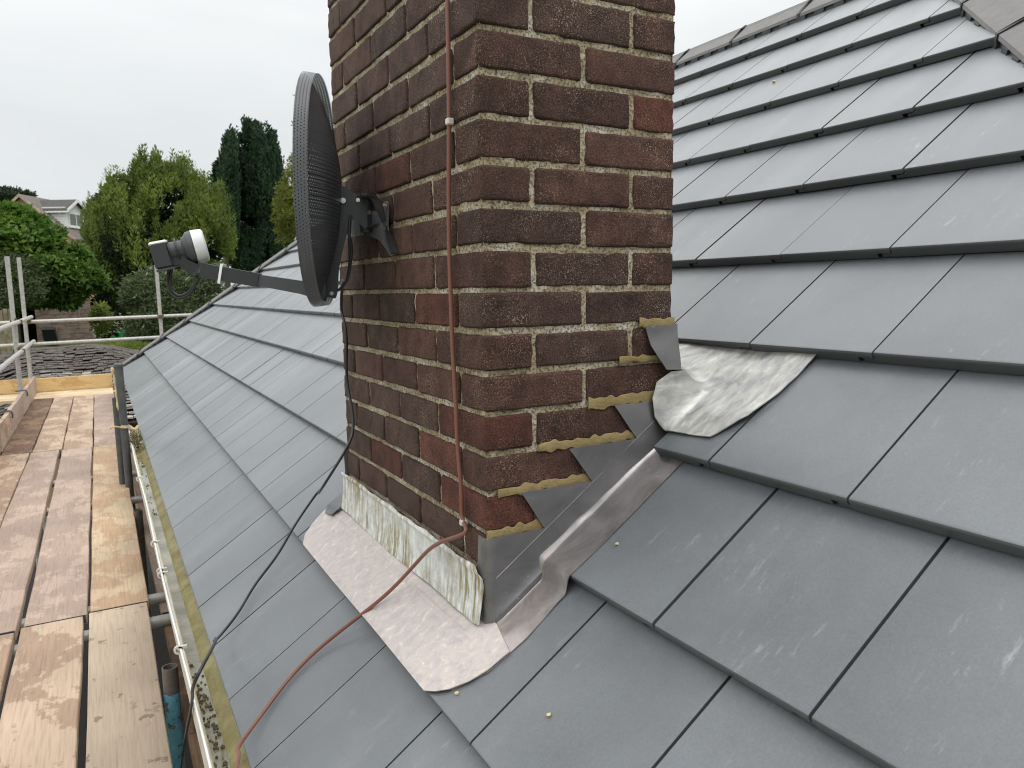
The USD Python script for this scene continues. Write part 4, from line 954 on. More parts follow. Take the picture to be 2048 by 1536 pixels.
ke = [on_plane(424, 1297, (1, 0, 0), (-0.435, 0, 0)), on_plane(400, 1342, (1, 0, 0), (-0.468, 0, 0)), on_plane(385, 1390, (1, 0, 0), (-0.476, 0, 0)), on_plane(375, 1452, (1, 0, 0), (-0.478, 0, 0)), on_plane(367, 1505, (1, 0, 0), (-0.478, 0, 0)), on_plane(360, 1560, (1, 0, 0), (-0.478, 0, 0)), on_plane(352, 1640, (1, 0, 0), (-0.478, 0, 0))]
obj('cable_sheath', tube(bspline(kb + kw + kr + ke, 320), 0.0037, 10), 'cable_black', bk, smooth=True)
p2 = [on_plane(*zpx(720, 640), e1, pc + e1 * .01), on_plane(*zpx(757, 800), e1, pc + e1 * .01), on_plane(*zpx(745, 1000), e1, pc), on_plane(*zpx(700, 1180), e1, pc), on_plane(*zpx(612, 1280), e1, pc)]
obj('cable_loop', tube(bspline(p2, 50), 0.0034, 8), 'cable_black', bk, smooth=True)

wh = thing('white_cable', 'white cable tied along the outer rim of the gutter', 'cable')
yy = np.array([5.3, 4.95, 4.2, 3.15, 2.6, 2.18, 1.71, 1.3, 1.05, 0.85, 0.37, 0.0, -0.6, -1.4])
P = np.c_[-0.4695 + 0.003 * np.sin(yy * 3), yy, -1.425 + 0.003 * np.sin(yy * 5)]
obj('cable_sheath', tube(bspline(P, 160), 0.0030, 8), 'white_plastic', wh, smooth=True)
for y in (4.9, 3.2, 2.0, 1.66, 1.62, 0.98, 0.1):
    obj('clip', cat_([lathe(np.array([-0.475, y, -1.430]), (0, 1, 0), [(0, 0.006), (0, 0.012), (0.008, 0.012), (0.008, 0.006)], 16), box(-0.474, -0.452, y, y + 0.007, -1.428, -1.420)]), 'clip_white', wh, smooth=40)

# ================================================================== SCAFFOLD
PZ = -1.72
def board_mesh(x0, x1, y0, y1, z1=PZ, th=0.038, seed=0, along='y'):
    """sawn board with slightly wavering edges and a gentle twist"""
    if along == 'y':
        n = max(2, int((y1 - y0) / 0.12)); t = np.linspace(y0, y1, n + 1)
    else:
        n = max(2, int((x1 - x0) / 0.12)); t = np.linspace(x0, x1, n + 1)
    r = np.random.default_rng(seed)
    wl = (meshkit.noise(np.c_[t * 3, 0 * t, 0 * t + seed], seed) - 0.5) * 0.006; wr = (meshkit.noise(np.c_[t * 3, 0 * t + 5, 0 * t + seed], seed) - 0.5) * 0.006
    tw = r.normal(0, 0.0015, 2); vs, fs = [], []
    b = 0.003
    for i in range(n + 1):
        zt = z1 + (meshkit.noise(np.array([[t[i] * 1.3, 1, seed]]), seed)[0] - 0.5) * 0.004
        a0, a1 = ((x0 + wl[i], x1 + wr[i]) if along == 'y' else (y0 + wl[i], y1 + wr[i]))
        sec = [(a0 + b, zt), (a1 - b, zt), (a1, zt - b), (a1, zt - th), (a0, zt - th), (a0, zt - b)]
        for a, z in sec:
            vs.append((a, t[i], z) if along == 'y' else (t[i], a, z))
    for i in range(n):
        for j in range(6):
            k = (j + 1) % 6; fs += [[i * 6 + j, i * 6 + k, i * 6 + 6 + k], [i * 6 + j, i * 6 + 6 + k, i * 6 + 6 + j]]
    for e in (0, n * 6): fs += [[e, e + 1, e + 2], [e, e + 2, e + 3], [e, e + 3, e + 4], [e, e + 4, e + 5]]
    m = T(vs, fs); m.fix_normals(); return m
GB = 'boards of the scaffold platform'
def sboard(x0, x1, y0, y1, m, label, seed, z=PZ, hoop=True, along='y'):
    t = thing('scaffold_board', label, 'scaffold board', GB)
    obj('plank', board_mesh(x0, x1, y0, y1, z, seed=seed, along=along), m, t, smooth=30)
    if hoop and along == 'y':
        for ye in (y0, y1):
            s = 1 if ye == y1 else -1
            obj('end_hoop', box(x0 + 0.006, x1 - 0.006, ye, ye + s * 0.0015, z - 0.034, z - 0.002), 'hoop_iron', t)
    return t
sboard(-0.722, -0.513, -1.95, 2.150, 'board_pale', 'pale board with dark drip spots beside the blue painted tube', 1)
sboard(-0.952, -0.744, -1.95, 2.132, 'board_tan', 'tan board with brown damp patches, second from the gutter in the nearest row', 2)
sboard(-1.180, -0.972, -1.95, 2.105, 'board_tan', 'damp brown board third from the gutter, nearest row, cut by the left edge', 3)
sboard(-1.400, -1.192, -1.95, 2.090, 'board_pinkish', 'board of the nearest row along the toe board side', 4)
sboard(-0.716, -0.503, 2.168, 5.935, 'board_orange', 'yellow orange stained board running beside the gutter', 5)
sboard(-0.944, -0.729, 2.148, 5.950, 'board_pinkish', 'pinkish grey board next to the orange stained one', 6)
sboard(-1.164, -0.967, 2.125, 5.965, 'board_pinkish', 'greyish board with white scuffs and a wide gap on its right', 7)
sboard(-1.378, -1.171, 2.110, 5.970, 'board_tan', 'middle row board along the foot of the long toe board', 8)
sboard(-0.714, -0.495, 5.950, 9.760, 'board_pinkish', 'far board with pale dry edge beside the dark tall standard', 9)
sboard(-0.940, -0.724, 5.965, 9.760, 'board_tan', 'far pale board with a small mossy green stain', 10)
sboard(-1.156, -0.950, 5.980, 9.760, 'board_tan', 'far tan board third from the roof edge', 11)
sboard(-1.374, -1.166, 5.985, 9.760, 'board_brown', 'dark damp board at the foot of the far toe board', 12)
for q, lb in enumerate(('cream board laid across the ends of the long boards, nearest of the crosswise ones', 'middle crosswise cream board at the far end of the platform', 'crosswise cream board at the foot of the orange end toe board')):
    sboard(-2.6, -0.495, 9.785 + 0.235 * q, 10.005 + 0.235 * q, 'board_cross', lb, 20 + q, along='x', hoop=False)
sboard(-0.457, -0.235, -1.95, 2.185, 'board_brown', 'wet brown board below the gutter, nearest piece', 31, z=-1.80)
sboard(-0.459, -0.237, 2.205, 5.90, 'board_pinkish', 'narrow strip of brown board below the gutter, farther piece', 32, z=-1.80)
# toe boards
def toe(name_label, m, mtl):
    t = thing('toe_board', name_label, 'toe board', 'toe boards round the platform')
    obj('plank', m, mtl, t, smooth=30); return t
def toe_y(y0, y1, seed):
    b = board_mesh(0, 0.215, y0, y1, 0, 0.036, seed); v = np.asarray(b.vertices); b.vertices = np.c_[-1.413 - v[:, 2] - 0.002, v[:, 1], PZ + 0.002 + v[:, 0]]; b.fix_normals(); return b
toe('long weathered toe board standing on edge beside the far boards', toe_y(7.08, 10.46, 41), 'board_pinkish')
toe('nearer weathered toe board cut by the left edge of the picture', toe_y(3.4, 7.05, 42), 'board_tan')
b = board_mesh(-2.6, -0.49, 0, 0.185, 0, 0.036, 43, along='x'); v = np.asarray(b.vertices); b.vertices = np.c_[v[:, 0], 10.50 - v[:, 2], PZ + 0.002 + v[:, 1]]; b.fix_normals()
toe('orange new toe board across the far end of the platform', b, 'board_new')
for y, lb in ((8.72, 'thin iron toe board clip near the far end'), (7.0, 'thin iron toe board clip where two toe boards meet')):
    P = [(-1.47, y, -1.495), (-1.425, y, -1.495), (-1.37, y, -1.497), (-1.362, y, -1.51), (-1.362, y, -1.56)]
    obj('toe_board_clip', tube(bspline(P, 20), 0.008, 6), 'tube_dark', None, smooth=True, label=lb, cat='clip')
# tubes
def stube(p0, p1, m, label, group=None):
    return obj('scaffold_tube', pipe(p0, p1), m, None, smooth=40, label=label, cat='scaffold tube', group=group)
stube((-1.442, 9.06, -4.0), (-1.446, 9.02, 0.005), 'galv_tube', 'upright scaffold tube, left of the close pair by the broad leaved tree')
stube((-1.448, 10.60, -4.0), (-1.446, 10.56, 0.06), 'galv_tube', 'upright scaffold tube, right of the close pair by the broad leaved tree')
stube((0.195, 10.66, -4.0), (0.180, 10.62, -0.03), 'galv_tube', 'upright scaffold tube standing below the dish receiver')
stube((-1.455, 6.62, -4.0), (-1.450, 6.60, 0.0), 'tube_dark', 'dark upright scaffold tube at the left edge of the picture')
stube((-1.398, -1.9, -0.775), (-1.398, 11.0, -0.728), 'galv_tube', 'upper guard rail running along the left of the platform')
stube((-1.398, -1.9, -1.13), (-1.398, 11.0, -1.062), 'galv_tube', 'lower guard rail running along the left of the platform')
stube((-2.8, 10.655, -0.805), (0.62, 10.655, -0.755), 'galv_tube', 'upper guard rail across the far end of the platform')
stube((-2.8, 10.652, -1.105), (0.62, 10.655, -1.055), 'galv_tube', 'lower guard rail across the far end of the platform')
stube((-0.488, 4.30, -4.0), (-0.505, 4.30, -0.90), 'tube_dark', 'tall dark standard rising above the boards beside the gutter')
obj('tube_end_cap', cat_([lathe(np.array([-0.506, 4.30, -0.915]), (0, 0, 1), [(0, 0.0285), (0.018, 0.0285), (0.024, 0.022), (0.026, 0.001)], 20)]), 'tube_dark', None, smooth=40, label='round cap on top of the tall dark standard', cat='end cap')
stube((-0.530, 4.42, -4.0), (-0.535, 4.42, -1.13), 'tube_dark', 'thinner dark tube just left of the tall standard')
stube((-0.482, 3.55, -4.0), (-0.4825, 3.55, -1.69), 'tube_rust', 'short brown tube end in the gap, farther of the two')
stube((-0.482, 1.35, -4.0), (-0.4825, 1.35, -1.645), 'tube_blue_paint', 'open tube end with worn blue paint in the gap beside the gutter')
for y, lb in ((2.08, 'cross tube under the nearest board joint, near one of a pair'), (2.34, 'cross tube under the nearest board joint, far one of a pair'), (4.18, 'cross tube glimpsed in the gap behind the farther tube end'), (4.98, 'cross tube glimpsed in the gap below the tall standard'), (0.6, 'cross tube under the pale spotted board'), (6.05, 'cross tube under the far board joint')):
    stube((-1.6, y, PZ - 0.065), (-0.12, y, PZ - 0.065), 'galv_tube', lb)
stube((-1.455, -2.0, PZ - 0.115), (-1.455, 11, PZ - 0.115), 'galv_tube', 'long ledger tube under the outer edge of the boards')
def coupler(c, ax1, ax2, label):
    c = np.array(c, float); t = thing('scaffold_coupler', label, 'coupler', 'clamps joining the scaffold tubes')
    ax1, ax2 = np.array(ax1, float), np.array(ax2, float); nn = np.cross(ax1, ax2)
    obj('clamp_body', cat_([lathe(c - ax1 * 0.024 - nn * 0.027, ax1, [(0, 0.025), (0, 0.033), (0.048, 0.033), (0.048, 0.025)], 18), lathe(c - ax2 * 0.024 + nn * 0.027, ax2, [(0, 0.025), (0, 0.033), (0.048, 0.033), (0.048, 0.025)], 18)]), 'coupler_rust', t, smooth=40)
    for s in (-1, 1):
        obj('bolt', tube([c + ax2 * 0.036 * s - ax1 * 0.01, c + ax2 * 0.036 * s + ax1 * 0.045], 0.009, 6), 'coupler_rust', t)
coupler((-1.422, 9.04, -0.735), (0, 0, 1), (0, 1, 0), 'rusty clamp where the upper side rail meets the left standard of the pair')
coupler((-1.422, 9.04, -1.07), (0, 0, 1), (0, 1, 0), 'rusty clamp where the lower side rail meets the left standard of the pair')
coupler((-1.43, 10.63, -0.785), (0, 0, 1), (1, 0, 0), 'rusty clamp joining the upper rails at the far left corner')
coupler((-1.43, 10.63, -1.085), (0, 0, 1), (1, 0, 0), 'rusty clamp joining the lower rails at the far left corner')
coupler((0.19, 10.64, -0.765), (0, 0, 1), (1, 0, 0), 'rusty clamp on the upper rail below the dish receiver')
coupler((-1.424, 6.61, -0.745), (0, 0, 1), (0, 1, 0), 'rusty clamp on the upper rail at the left edge')
# straw coloured cord and tie on the tall standard
P = [(-0.545, 4.35, -0.92), (-0.535, 4.33, -1.0), (-0.532, 4.31, -1.10), (-0.526, 4.30, -1.20)]
obj('hanging_cord', tube(bspline(P, 24), [0.009 + 0.003 * math.sin(i) for i in range(24)], 6), 'rope_straw', None, smooth=True, label='straw coloured cord hanging beside the tall dark standard', cat='cord')
obj('rope_tie', cat_([lathe(np.array([-0.498, 4.30, -1.32]), (0.1, 0.05, 1), [(0, 0.024), (0, 0.030), (0.018, 0.030), (0.018, 0.024)], 18), tube(bspline([(-0.53, 4.28, -1.31), (-0.57, 4.25, -1.30), (-0.59, 4.25, -1.31)], 10), 0.006, 6), tube(bspline([(-0.47, 4.28, -1.31), (-0.44, 4.27, -1.33), (-0.42, 4.28, -1.31)], 10), 0.009, 6)]), 'rope_straw', None, smooth=40, label='rope tie round the tall dark standard', cat='rope')
tf = []
rt = np.random.default_rng(61)
for q in range(90):
    p = np.array([-0.435, 4.3, -1.40]) + rt.normal(0, (0.02, 0.04, 0.02)); d = rt.normal(0, 1, 3); d /= np.linalg.norm(d)
    tf.append(tube([p, p + d * 0.03, p + d * 0.05 + rt.normal(0, 0.012, 3)], 0.0018, 4))
obj('debris_tuft', cat_(tf), 'grit', None, label='tuft of dry debris lodged at the gutter beside the tall standard', cat='debris')

# ================================================================== GARDEN
# terrain: low round the house, rising to the garden beyond
def ground_z(x, y):
    return -4.1 + 1.95 * smoothstep(14, 27, y) + 0.9 * smoothstep(40, 75, y) + 0.05 * np.sin(x * 0.7) * np.cos(y * 0.5)
xs = np.r_[np.linspace(-400, -30, 20), np.linspace(-28, 28, 57), np.linspace(30, 400, 20)]; ys = np.r_[np.linspace(-200, -4, 12), np.linspace(-2, 60, 80), np.linspace(64, 600, 25)]
XX, YY = np.meshgrid(xs, ys, indexing='ij'); idx = np.arange(XX.size).reshape(XX.shape)
a, b, c, d = idx[:-1, :-1].ravel(), idx[1:, :-1].ravel(), idx[1:, 1:].ravel(), idx[:-1, 1:].ravel()
obj('ground', T(np.c_[XX.ravel(), YY.ravel(), ground_z(XX, YY).ravel()], np.vstack([np.c_[a, b, c], np.c_[a, c, d]])), 'grass_ground', None, smooth=True, kind='structure')

obj('yard', T([[-3.2, -3.5, -4.02], [2.0, -3.5, -4.02], [2.0, 12.2, -4.02], [-3.2, 12.2, -4.02]], [[0, 1, 2], [0, 2, 3]]), 'ground_shade', None, kind='structure')  # added dark sheet, its colour paints the shade under the scaffold
# old humped tile roof of the outbuilding beyond the platform
out = thing('outbuilding', 'low outbuilding with a humped roof of old weathered brown tiles', 'outbuilding')
ro = np.random.default_rng(71)
OX0, OX1, OY0, OY1 = -4.6, 2.4, 12.6, 18.6
NROW = 34
def hump_z(x, t):
    base = -2.45 + 0.86 * t ** 0.85
    xc = -1.35 + 0.5 * (1 - t)
    d = x - xc
    return base - 0.15 * np.maximum(0, np.abs(d) - 0.2) ** 1.3 * np.where(d < 0, 1.1, 0.75) + 0.03 * math.sin(t * 9) + 0.035 * np.sin(x * 3.7 + t * 4)
rg_, Ps = np.meshgrid(np.linspace(OX0, OX1, 40), np.linspace(0, 1, 24), indexing='ij')
vz = np.array([[hump_z(x, t) - 0.05 for t in np.linspace(0, 1, 24)] for x in np.linspace(OX0, OX1, 40)])
idx = np.arange(vz.size).reshape(vz.shape); a, b, c, d = idx[:-1, :-1].ravel(), idx[1:, :-1].ravel(), idx[1:, 1:].ravel(), idx[:-1, 1:].ravel()
oroof = obj('roof', T(np.c_[rg_.ravel(), (OY0 + Ps * (OY1 - OY0)).ravel(), vz.ravel()], np.vstack([np.c_[a, b, c], np.c_[a, c, d]])), 'soil', out)
obj('wall', box(OX0 + 0.15, OX1 - 0.15, OY0 + 0.3, OY1, -4.2, -3.1), 'house_brick_far', out)
small = []
cand = []
for i in range(NROW):
    t = i / NROW; y0 = OY0 + t * (OY1 - OY0); dy = (OY1 - OY0) / NROW
    x = OX0 + (0.09 if i % 2 else 0)
    while x < OX1 - 0.2:
        w = 0.185 + ro.normal(0, 0.012); j = ro.normal(0, 0.010, 4); h = 0.042 + abs(ro.normal(0, 0.016))
        t2 = (i + 1.15) / NROW
        zs = [hump_z(x, t) + h, hump_z(x + w, t) + h + j[0] * 0.6, hump_z(x + w, t2) - 0.012, hump_z(x, t2) - 0.012]
        yy0 = y0 + j[1] * 1.6
        vs = [(x, yy0, zs[0]), (x + w - 0.012, yy0 + j[2], zs[1]), (x + w - 0.012, y0 + dy * 1.15, zs[2]), (x, y0 + dy * 1.15, zs[3]), (x, yy0 + 0.004, zs[0] - 0.030), (x + w - 0.012, yy0 + j[2] + 0.004, zs[1] - 0.030)]
        m = T(vs, [[0, 1, 2], [0, 2, 3], [4, 5, 1], [4, 1, 0], [4, 0, 3], [1, 5, 2]])
        vis = -2.2 < x < 0.7
        cand.append((not vis, -i * 0 + y0, m)); x += w
cand.sort(key=lambda q: (q[0], q[1]))
for _, _, m in cand[:300]: obj('roof_tile', m, 'old_tile' if ro.random() < 0.68 else 'old_tile_pale', oroof)
obj('more_roof_tiles', cat_([q[2] for q in cand[300:]]), 'old_tile', oroof, kind='stuff')

# shed
shed = thing('garden_shed', 'weathered wooden garden shed half hidden under the broad leaved tree', 'shed')
YS = 30.0
p0, p1 = at(76, 690, YS), at(187, 690, YS)
gz = ground_z(p0[0], YS); ztop = p0[2] + 2.35
bd = 0
zz = p0[2]
while zz < ztop:
    obj('board', box(p0[0], p1[0], YS, YS + 0.025, zz, zz + 0.168, 0.006), 'shed_wood', shed); zz += 0.176
zz = p0[2]
while zz < ztop:
    obj('board', box(p1[0] - 0.02, p1[0] + 0.004, YS + 0.03, YS + 2.2, zz, zz + 0.168, 0.006), 'shed_wood', shed); zz += 0.176
obj('corner_post', box(p1[0] - 0.38, p1[0] - 0.34, YS - 0.02, YS - 0.001, p0[2], ztop), 'shed_wood', shed)
obj('side_wall', box(p0[0] - 0.55, p0[0] - 0.50, YS, YS + 2.2, p0[2], ztop), 'plank_end_dark', shed)
obj('back_wall', box(p0[0] - 0.5, p1[0] - 0.05, YS + 2.15, YS + 2.2, p0[2], ztop), 'plank_end_dark', shed)
obj('shed_roof', T([[p0[0] - 0.8, YS - 0.3, ztop], [p1[0] + 0.2, YS - 0.3, ztop], [p1[0] + 0.2, YS + 2.5, ztop + 0.4], [p0[0] - 0.8, YS + 2.5, ztop + 0.4], [p0[0] - 0.8, YS - 0.3, ztop + 0.06], [p1[0] + 0.2, YS - 0.3, ztop + 0.06], [p1[0] + 0.2, YS + 2.5, ztop + 0.46], [p0[0] - 0.8, YS + 2.5, ztop + 0.46]], [[0, 2, 1], [0, 3, 2], [4, 5, 6], [4, 6, 7], [0, 1, 5], [0, 5, 4], [1, 2, 6], [1, 6, 5], [2, 3, 7], [2, 7, 6], [3, 0, 4], [3, 4, 7]]), 'plank_end_dark', shed)
obj('floor', box(p0[0] - 0.55, p1[0], YS, YS + 2.2, p0[2] - 0.6, p0[2]), 'plank_end_dark', shed)
# wheelie bin in front of the shed
bn = thing('wheelie_bin', 'black wheelie bin standing in front of the shed', 'bin')
q0, q1 = at(86, 689, 28.6), at(119, 689, 28.6); bh = at(100, 655, 28.6)[2] - q0[2]
w = q1[0] - q0[0]
obj('body', trimesh.convex.convex_hull(np.array([(q0[0] + 0.1 * w, 28.6, q0[2]), (q1[0] - 0.02, 28.6, q0[2]), (q0[0] + 0.1 * w, 29.2, q0[2]), (q1[0] - 0.02, 29.2, q0[2]), (q0[0], 28.5, q0[2] + bh * 0.88), (q1[0] - 0.2 * w, 28.5, q0[2] + bh * 0.88), (q0[0], 29.25, q0[2] + bh * 0.9), (q1[0] - 0.2 * w, 29.25, q0[2] + bh * 0.9)])), 'bin_black', bn)
obj('lid', trimesh.convex.convex_hull(np.array([(q0[0] - 0.02, 28.45, q0[2] + bh * 0.89), (q1[0] - 0.18 * w, 28.45, q0[2] + bh * 0.89), (q0[0] - 0.02, 29.3, q0[2] + bh * 0.93), (q1[0] - 0.18 * w, 29.3, q0[2] + bh * 0.93), (q0[0] + 0.05, 28.6, q0[2] + bh), (q1[0] - 0.25 * w, 28.6, q0[2] + bh * 0.98), (q0[0] + 0.05, 29.2, q0[2] + bh * 1.02), (q1[0] - 0.25 * w, 29.2, q0[2] + bh)])), 'bin_black', bn)
for xx in (q0[0] + 0.15 * w, q1[0] - 0.1): obj('wheel', lathe(np.array([xx, 29.25, q0[2] + 0.1]), (1, 0, 0), [(0, 0.001), (0, 0.1), (0.05, 0.1), (0.05, 0.001)], 16), 'bin_black', bn)
# fence at the left
fn = thing('garden_fence', 'upright boarded wooden fence below the broad leaved tree at the left', 'fence')
x = at(-60, 690, 24.0)[0]; xe = at(29, 690, 24.0)[0]; zb, ztf = at(20, 745, 24.0)[2], at(20, 618, 24.0)[2]
rf = np.random.default_rng(81)
while x < xe:
    obj('board', box(x, x + 0.105, 24.0 + rf.normal(0, 0.006), 24.03, zb - 0.6, ztf + rf.normal(0, 0.015), 0.004), 'fence_wood', fn); x += 0.118
obj('rail', box(at(-60, 690, 24)[0], xe, 24.032, 24.08, ztf - 0.4, ztf - 0.3), 'fence_wood', fn)
# bright green plastic by the shrubs
for (px0, px1, py0, py1, lb) in ((222, 231, 673, 681, 'small bright green plastic tub at the foot of the shrubs'), (238, 262, 664, 681, 'larger bright green plastic tub below the flowering shrub')):
    a_, b_ = at(px0, py1, 27.5), at(px1, py0, 27.5); r = (b_[0] - a_[0]) / 2; h = b_[2] - a_[2]
    g_ = thing('plastic_tub', lb, 'tub')
    obj('tub', lathe(np.array([(a_[0] + b_[0]) / 2, 27.5, a_[2]]), (0, 0, 1), [(0, 0.001), (0, r * 0.8), (h, r), (h, r * 1.06), (h * 0.93, r * 1.06), (h * 0.93, r * 0.97), (0.03, r * 0.78), (0.03, 0.001)], 24), 'green_plastic', g_, smooth=40)
    obj('handle', tube(bspline([(a_[0] + r * 0.4, 27.45, a_[2] + h), (a_[0] + r, 27.45, a_[2] + h * 1.25), (a_[0] + r * 1.6, 27.45, a_[2] + h)], 12), 0.012, 6), 'green_plastic', g_, smooth=True)

# ---------------------------------------------------------------- foliage
def leaves(P, D, size, aspect, rngl, droop=0.25):
    """folded leaf quads at points P growing along D"""
    n = len(P); D = D / np.linalg.norm(D, axis=1)[:, None]
    R_ = rngl.normal(0, 1, (n, 3)); S = np.cross(D, R_); S /= np.linalg.norm(S, axis=1)[:, None]; N = np.cross(S, D)
    sz = size * rngl.uniform(0.65, 1.3, n)[:, None]; w = sz * aspect
    tip = P + D * sz - N * sz * droop * 0.6; mid = P + D * sz * 0.5
    l = mid + S * w * 0.5 + N * w * 0.18; r = mid - S * w * 0.5 + N * w * 0.18
    V = np.stack([P, l, tip, r], 1).reshape(-1, 3); b = np.arange(n)[:, None] * 4
    F = np.concatenate([b + [0, 1, 2], b + [0, 2, 3]], 0)
    return V, F
def poly_sample(poly, n, r):
    p = Polygon(poly); x0, y0, x1, y1 = p.bounds; out = []
    while len(out) < n:
        q = r.uniform((x0, y0), (x1, y1))
        if p.contains(Point(q)): out.append((q[0], q[1], p.exterior.distance(Point(q))))
    return np.array(out)
def foliage(poly, Y, n_cl, leaves_per, size, aspect, spread, thick, bias, seed, droop=0.25, upward=0.3, plume=None, clump=None):
    """clusters of leaves filling a crown of real thickness whose profile is poly; clusters nearer the outline are thinner front to back"""
    r = np.random.default_rng(seed); S = poly_sample(poly, n_cl, r); dm = S[:, 2].max(); Ps, Ds = [], []
    if clump:   # gaps between the boughs
        S = S[fbm(np.c_[S[:, 0] / clump[0], S[:, 1] / clump[1], 0 * S[:, 0]], 2, seed) > clump[2]]
    for px, py, dd in S:
        ty = thick * math.sqrt(min(1, dd / dm * 1.3 + 0.04))
        # more clusters on the front shell
        y = Y - ty * abs(r.normal(0.75, 0.25)) if r.random() < 0.7 else Y + r.uniform(-ty, ty)
        c = at(px, py, Y); c = c.copy(); c[1] = y
        k = max(4, int(r.normal(leaves_per, leaves_per * 0.25)))
        if plume:
            t = r.random(k); h = plume * r.uniform(0.6, 1.2)
            rad = spread * (1 - t) ** 0.7 + 0.02
            ang = r.uniform(0, 2 * np.pi, k)
            lean = r.normal(0, 0.12, 2)
            P = c + np.c_[rad * np.cos(ang) + lean[0] * t * h, rad * np.sin(ang) + lean[1] * t * h, (t - 0.5) * h]
            D = np.c_[np.cos(ang), np.sin(ang), np.full(k, upward) + 0.8 * t] + r.normal(0, 0.25, (k, 3))
        else:
            d = r.normal(0, 1, (k, 3)); d /= np.linalg.norm(d, axis=1)[:, None]
            P = c + d * spread * r.uniform(0.3, 1, (k, 1)) * [1, 1, 0.6]
            D = d * [1, 1, 0.5] + np.array([0, bias, upward]) + r.normal(0, 0.3, (k, 3))
        Ps.append(P); Ds.append(D)
    V, F = leaves(np.vstack(Ps), np.vstack(Ds), size, aspect, r, droop)
    return T(V, F)
def trunk(pts, r0, r1, name_mat='bark'):
    n = 16; return tube(bspline(pts, n), np.linspace(r0, r1, n), 8)
def limbs(base, tips, r):
    return cat_([trunk([base, (np.array(base) * 0.5 + np.array(t) * 0.5) + [0, 0, 0.2], t], r, r * 0.3) for t in tips])
# broad-leaved tree over the shed
ftree = thing('broad_leaved_tree', 'large broad leaved tree with fresh green leaves overhanging the shed', 'tree')
fpoly = [(-90, 420), (-40, 405), (0, 412), (20, 418), (62, 428), (80, 440), (104, 450), (128, 470), (148, 486), (158, 502), (180, 528), (202, 562), (205, 578), (186, 590), (160, 590), (152, 604), (128, 622), (112, 602), (80, 606), (58, 600), (30, 622), (-10, 640), (-90, 640)]
obj('crown', foliage(fpoly, 27.0, 1900, 26, 0.19, 0.55, 0.26, 1.6, -0.35, 101, droop=0.6, upward=-0.05, clump=(26, 14, 0.45)), 'leaf_broad', ftree)
tb = at(-25, 640, 27.2); obj('trunk', cat_([trunk([(tb[0], 27.4, ground_z(tb[0], 27) - 0.2), (tb[0] + 0.1, 27.4, tb[2]), (tb[0] + 0.5, 27.3, tb[2] + 1.6)], 0.16, 0.08), limbs((tb[0] + 0.1, 27.4, tb[2]), [at(60, 520, 27.2), at(130, 560, 27.0), at(10, 480, 27.3)], 0.07)]), 'bark', ftree)
ivy = obj('shrub_by_fence', foliage([(-40, 520), (30, 505), (70, 520), (95, 560), (80, 605), (30, 615), (-40, 650)], 25.2, 420, 20, 0.085, 0.5, 0.2, 0.5, -0.4, 102), 'leaf_greygreen', None, label='grey green small leaved shrub in front of the broad leaved tree', cat='shrub')
# tall spired shrub
wt = thing('tall_shrub', 'tall olive green shrub with many upright feathery tips against the sky', 'shrub')
wpoly = [(160, 470), (164, 420), (166, 402), (180, 392), (195, 376), (214, 360), (216, 336), (224, 333), (230, 358), (236, 338), (244, 334), (250, 362), (262, 340), (272, 332), (276, 305), (290, 300), (296, 330), (306, 312), (320, 310), (330, 336), (340, 318), (356, 316), (374, 316), (386, 336), (392, 356), (404, 352), (418, 356), (428, 372), (440, 360), (446, 378), (452, 402), (462, 404), (468, 440), (472, 480), (466, 510), (440, 560), (380, 590), (300, 610), (240, 640), (200, 640), (180, 560)]
wcore = Polygon(wpoly).buffer(-7)
obj('inner_foliage', foliage(list(Polygon(wpoly).buffer(-20).exterior.coords), 34.2, 700, 40, 0.20, 0.5, 0.3, 0.6, -0.3, 113, upward=0.3), 'leaf_dark', wt)  # darker leaf colour paints the shade between the boughs
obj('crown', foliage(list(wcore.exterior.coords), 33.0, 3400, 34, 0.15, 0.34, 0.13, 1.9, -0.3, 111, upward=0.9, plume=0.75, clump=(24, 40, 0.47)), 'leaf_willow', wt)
rs_ = np.random.default_rng(114); sp_ = []
spires = [(206, 372), (217, 338), (226, 333), (240, 334), (258, 350), (274, 312), (288, 299), (296, 318), (312, 312), (322, 326), (342, 320), (356, 314), (372, 315), (384, 322), (398, 352), (418, 356), (440, 362), (196, 382), (182, 396), (172, 410), (450, 398), (464, 432)] + [(int(x), int(y)) for x, y in zip(rs_.uniform(180, 455, 60), rs_.uniform(370, 500, 60))]
for px, py in spires:
    yy_ = 32.6 - (1.6 * rs_.random() if py > 400 else 0.3 * rs_.random()); t0 = at(px, py, yy_); hgt = rs_.uniform(0.8, 1.5); k = int(90 * hgt)
    t = rs_.random(k); rad = 0.05 + 0.16 * (1 - t) ** 0.8 * rs_.uniform(0.7, 1.2); an = rs_.uniform(0, 2 * np.pi, k); ln = rs_.normal(0, 0.10)
    P_ = np.c_[t0[0] + rad * np.cos(an) - ln * (1 - t), t0[1] + rad * np.sin(an), t0[2] - hgt * (1 - t)]
    sp_.append((P_, np.c_[np.cos(an), np.sin(an), 0.7 + 0.7 * t] + rs_.normal(0, 0.2, (k, 3))))
vv_, ff_ = leaves(np.vstack([a for a, _ in sp_]), np.vstack([b for _, b in sp_]), 0.135, 0.12, rs_)
obj('shoot_tips', T(vv_, ff_), 'leaf_lime', wt)
wb = at(300, 660, 33.2); gw = ground_z(wb[0], 33.2)
obj('trunk', cat_([trunk([(wb[0] + dx * 0.3, 33.3, gw - 0.2), (wb[0] + dx, 33.3, gw + 2), at(300 + dx * 70, 420, 33.3)], 0.10, 0.03) for dx in (-1.2, -0.5, 0.2, 0.9, 1.5)]), 'bark', wt)
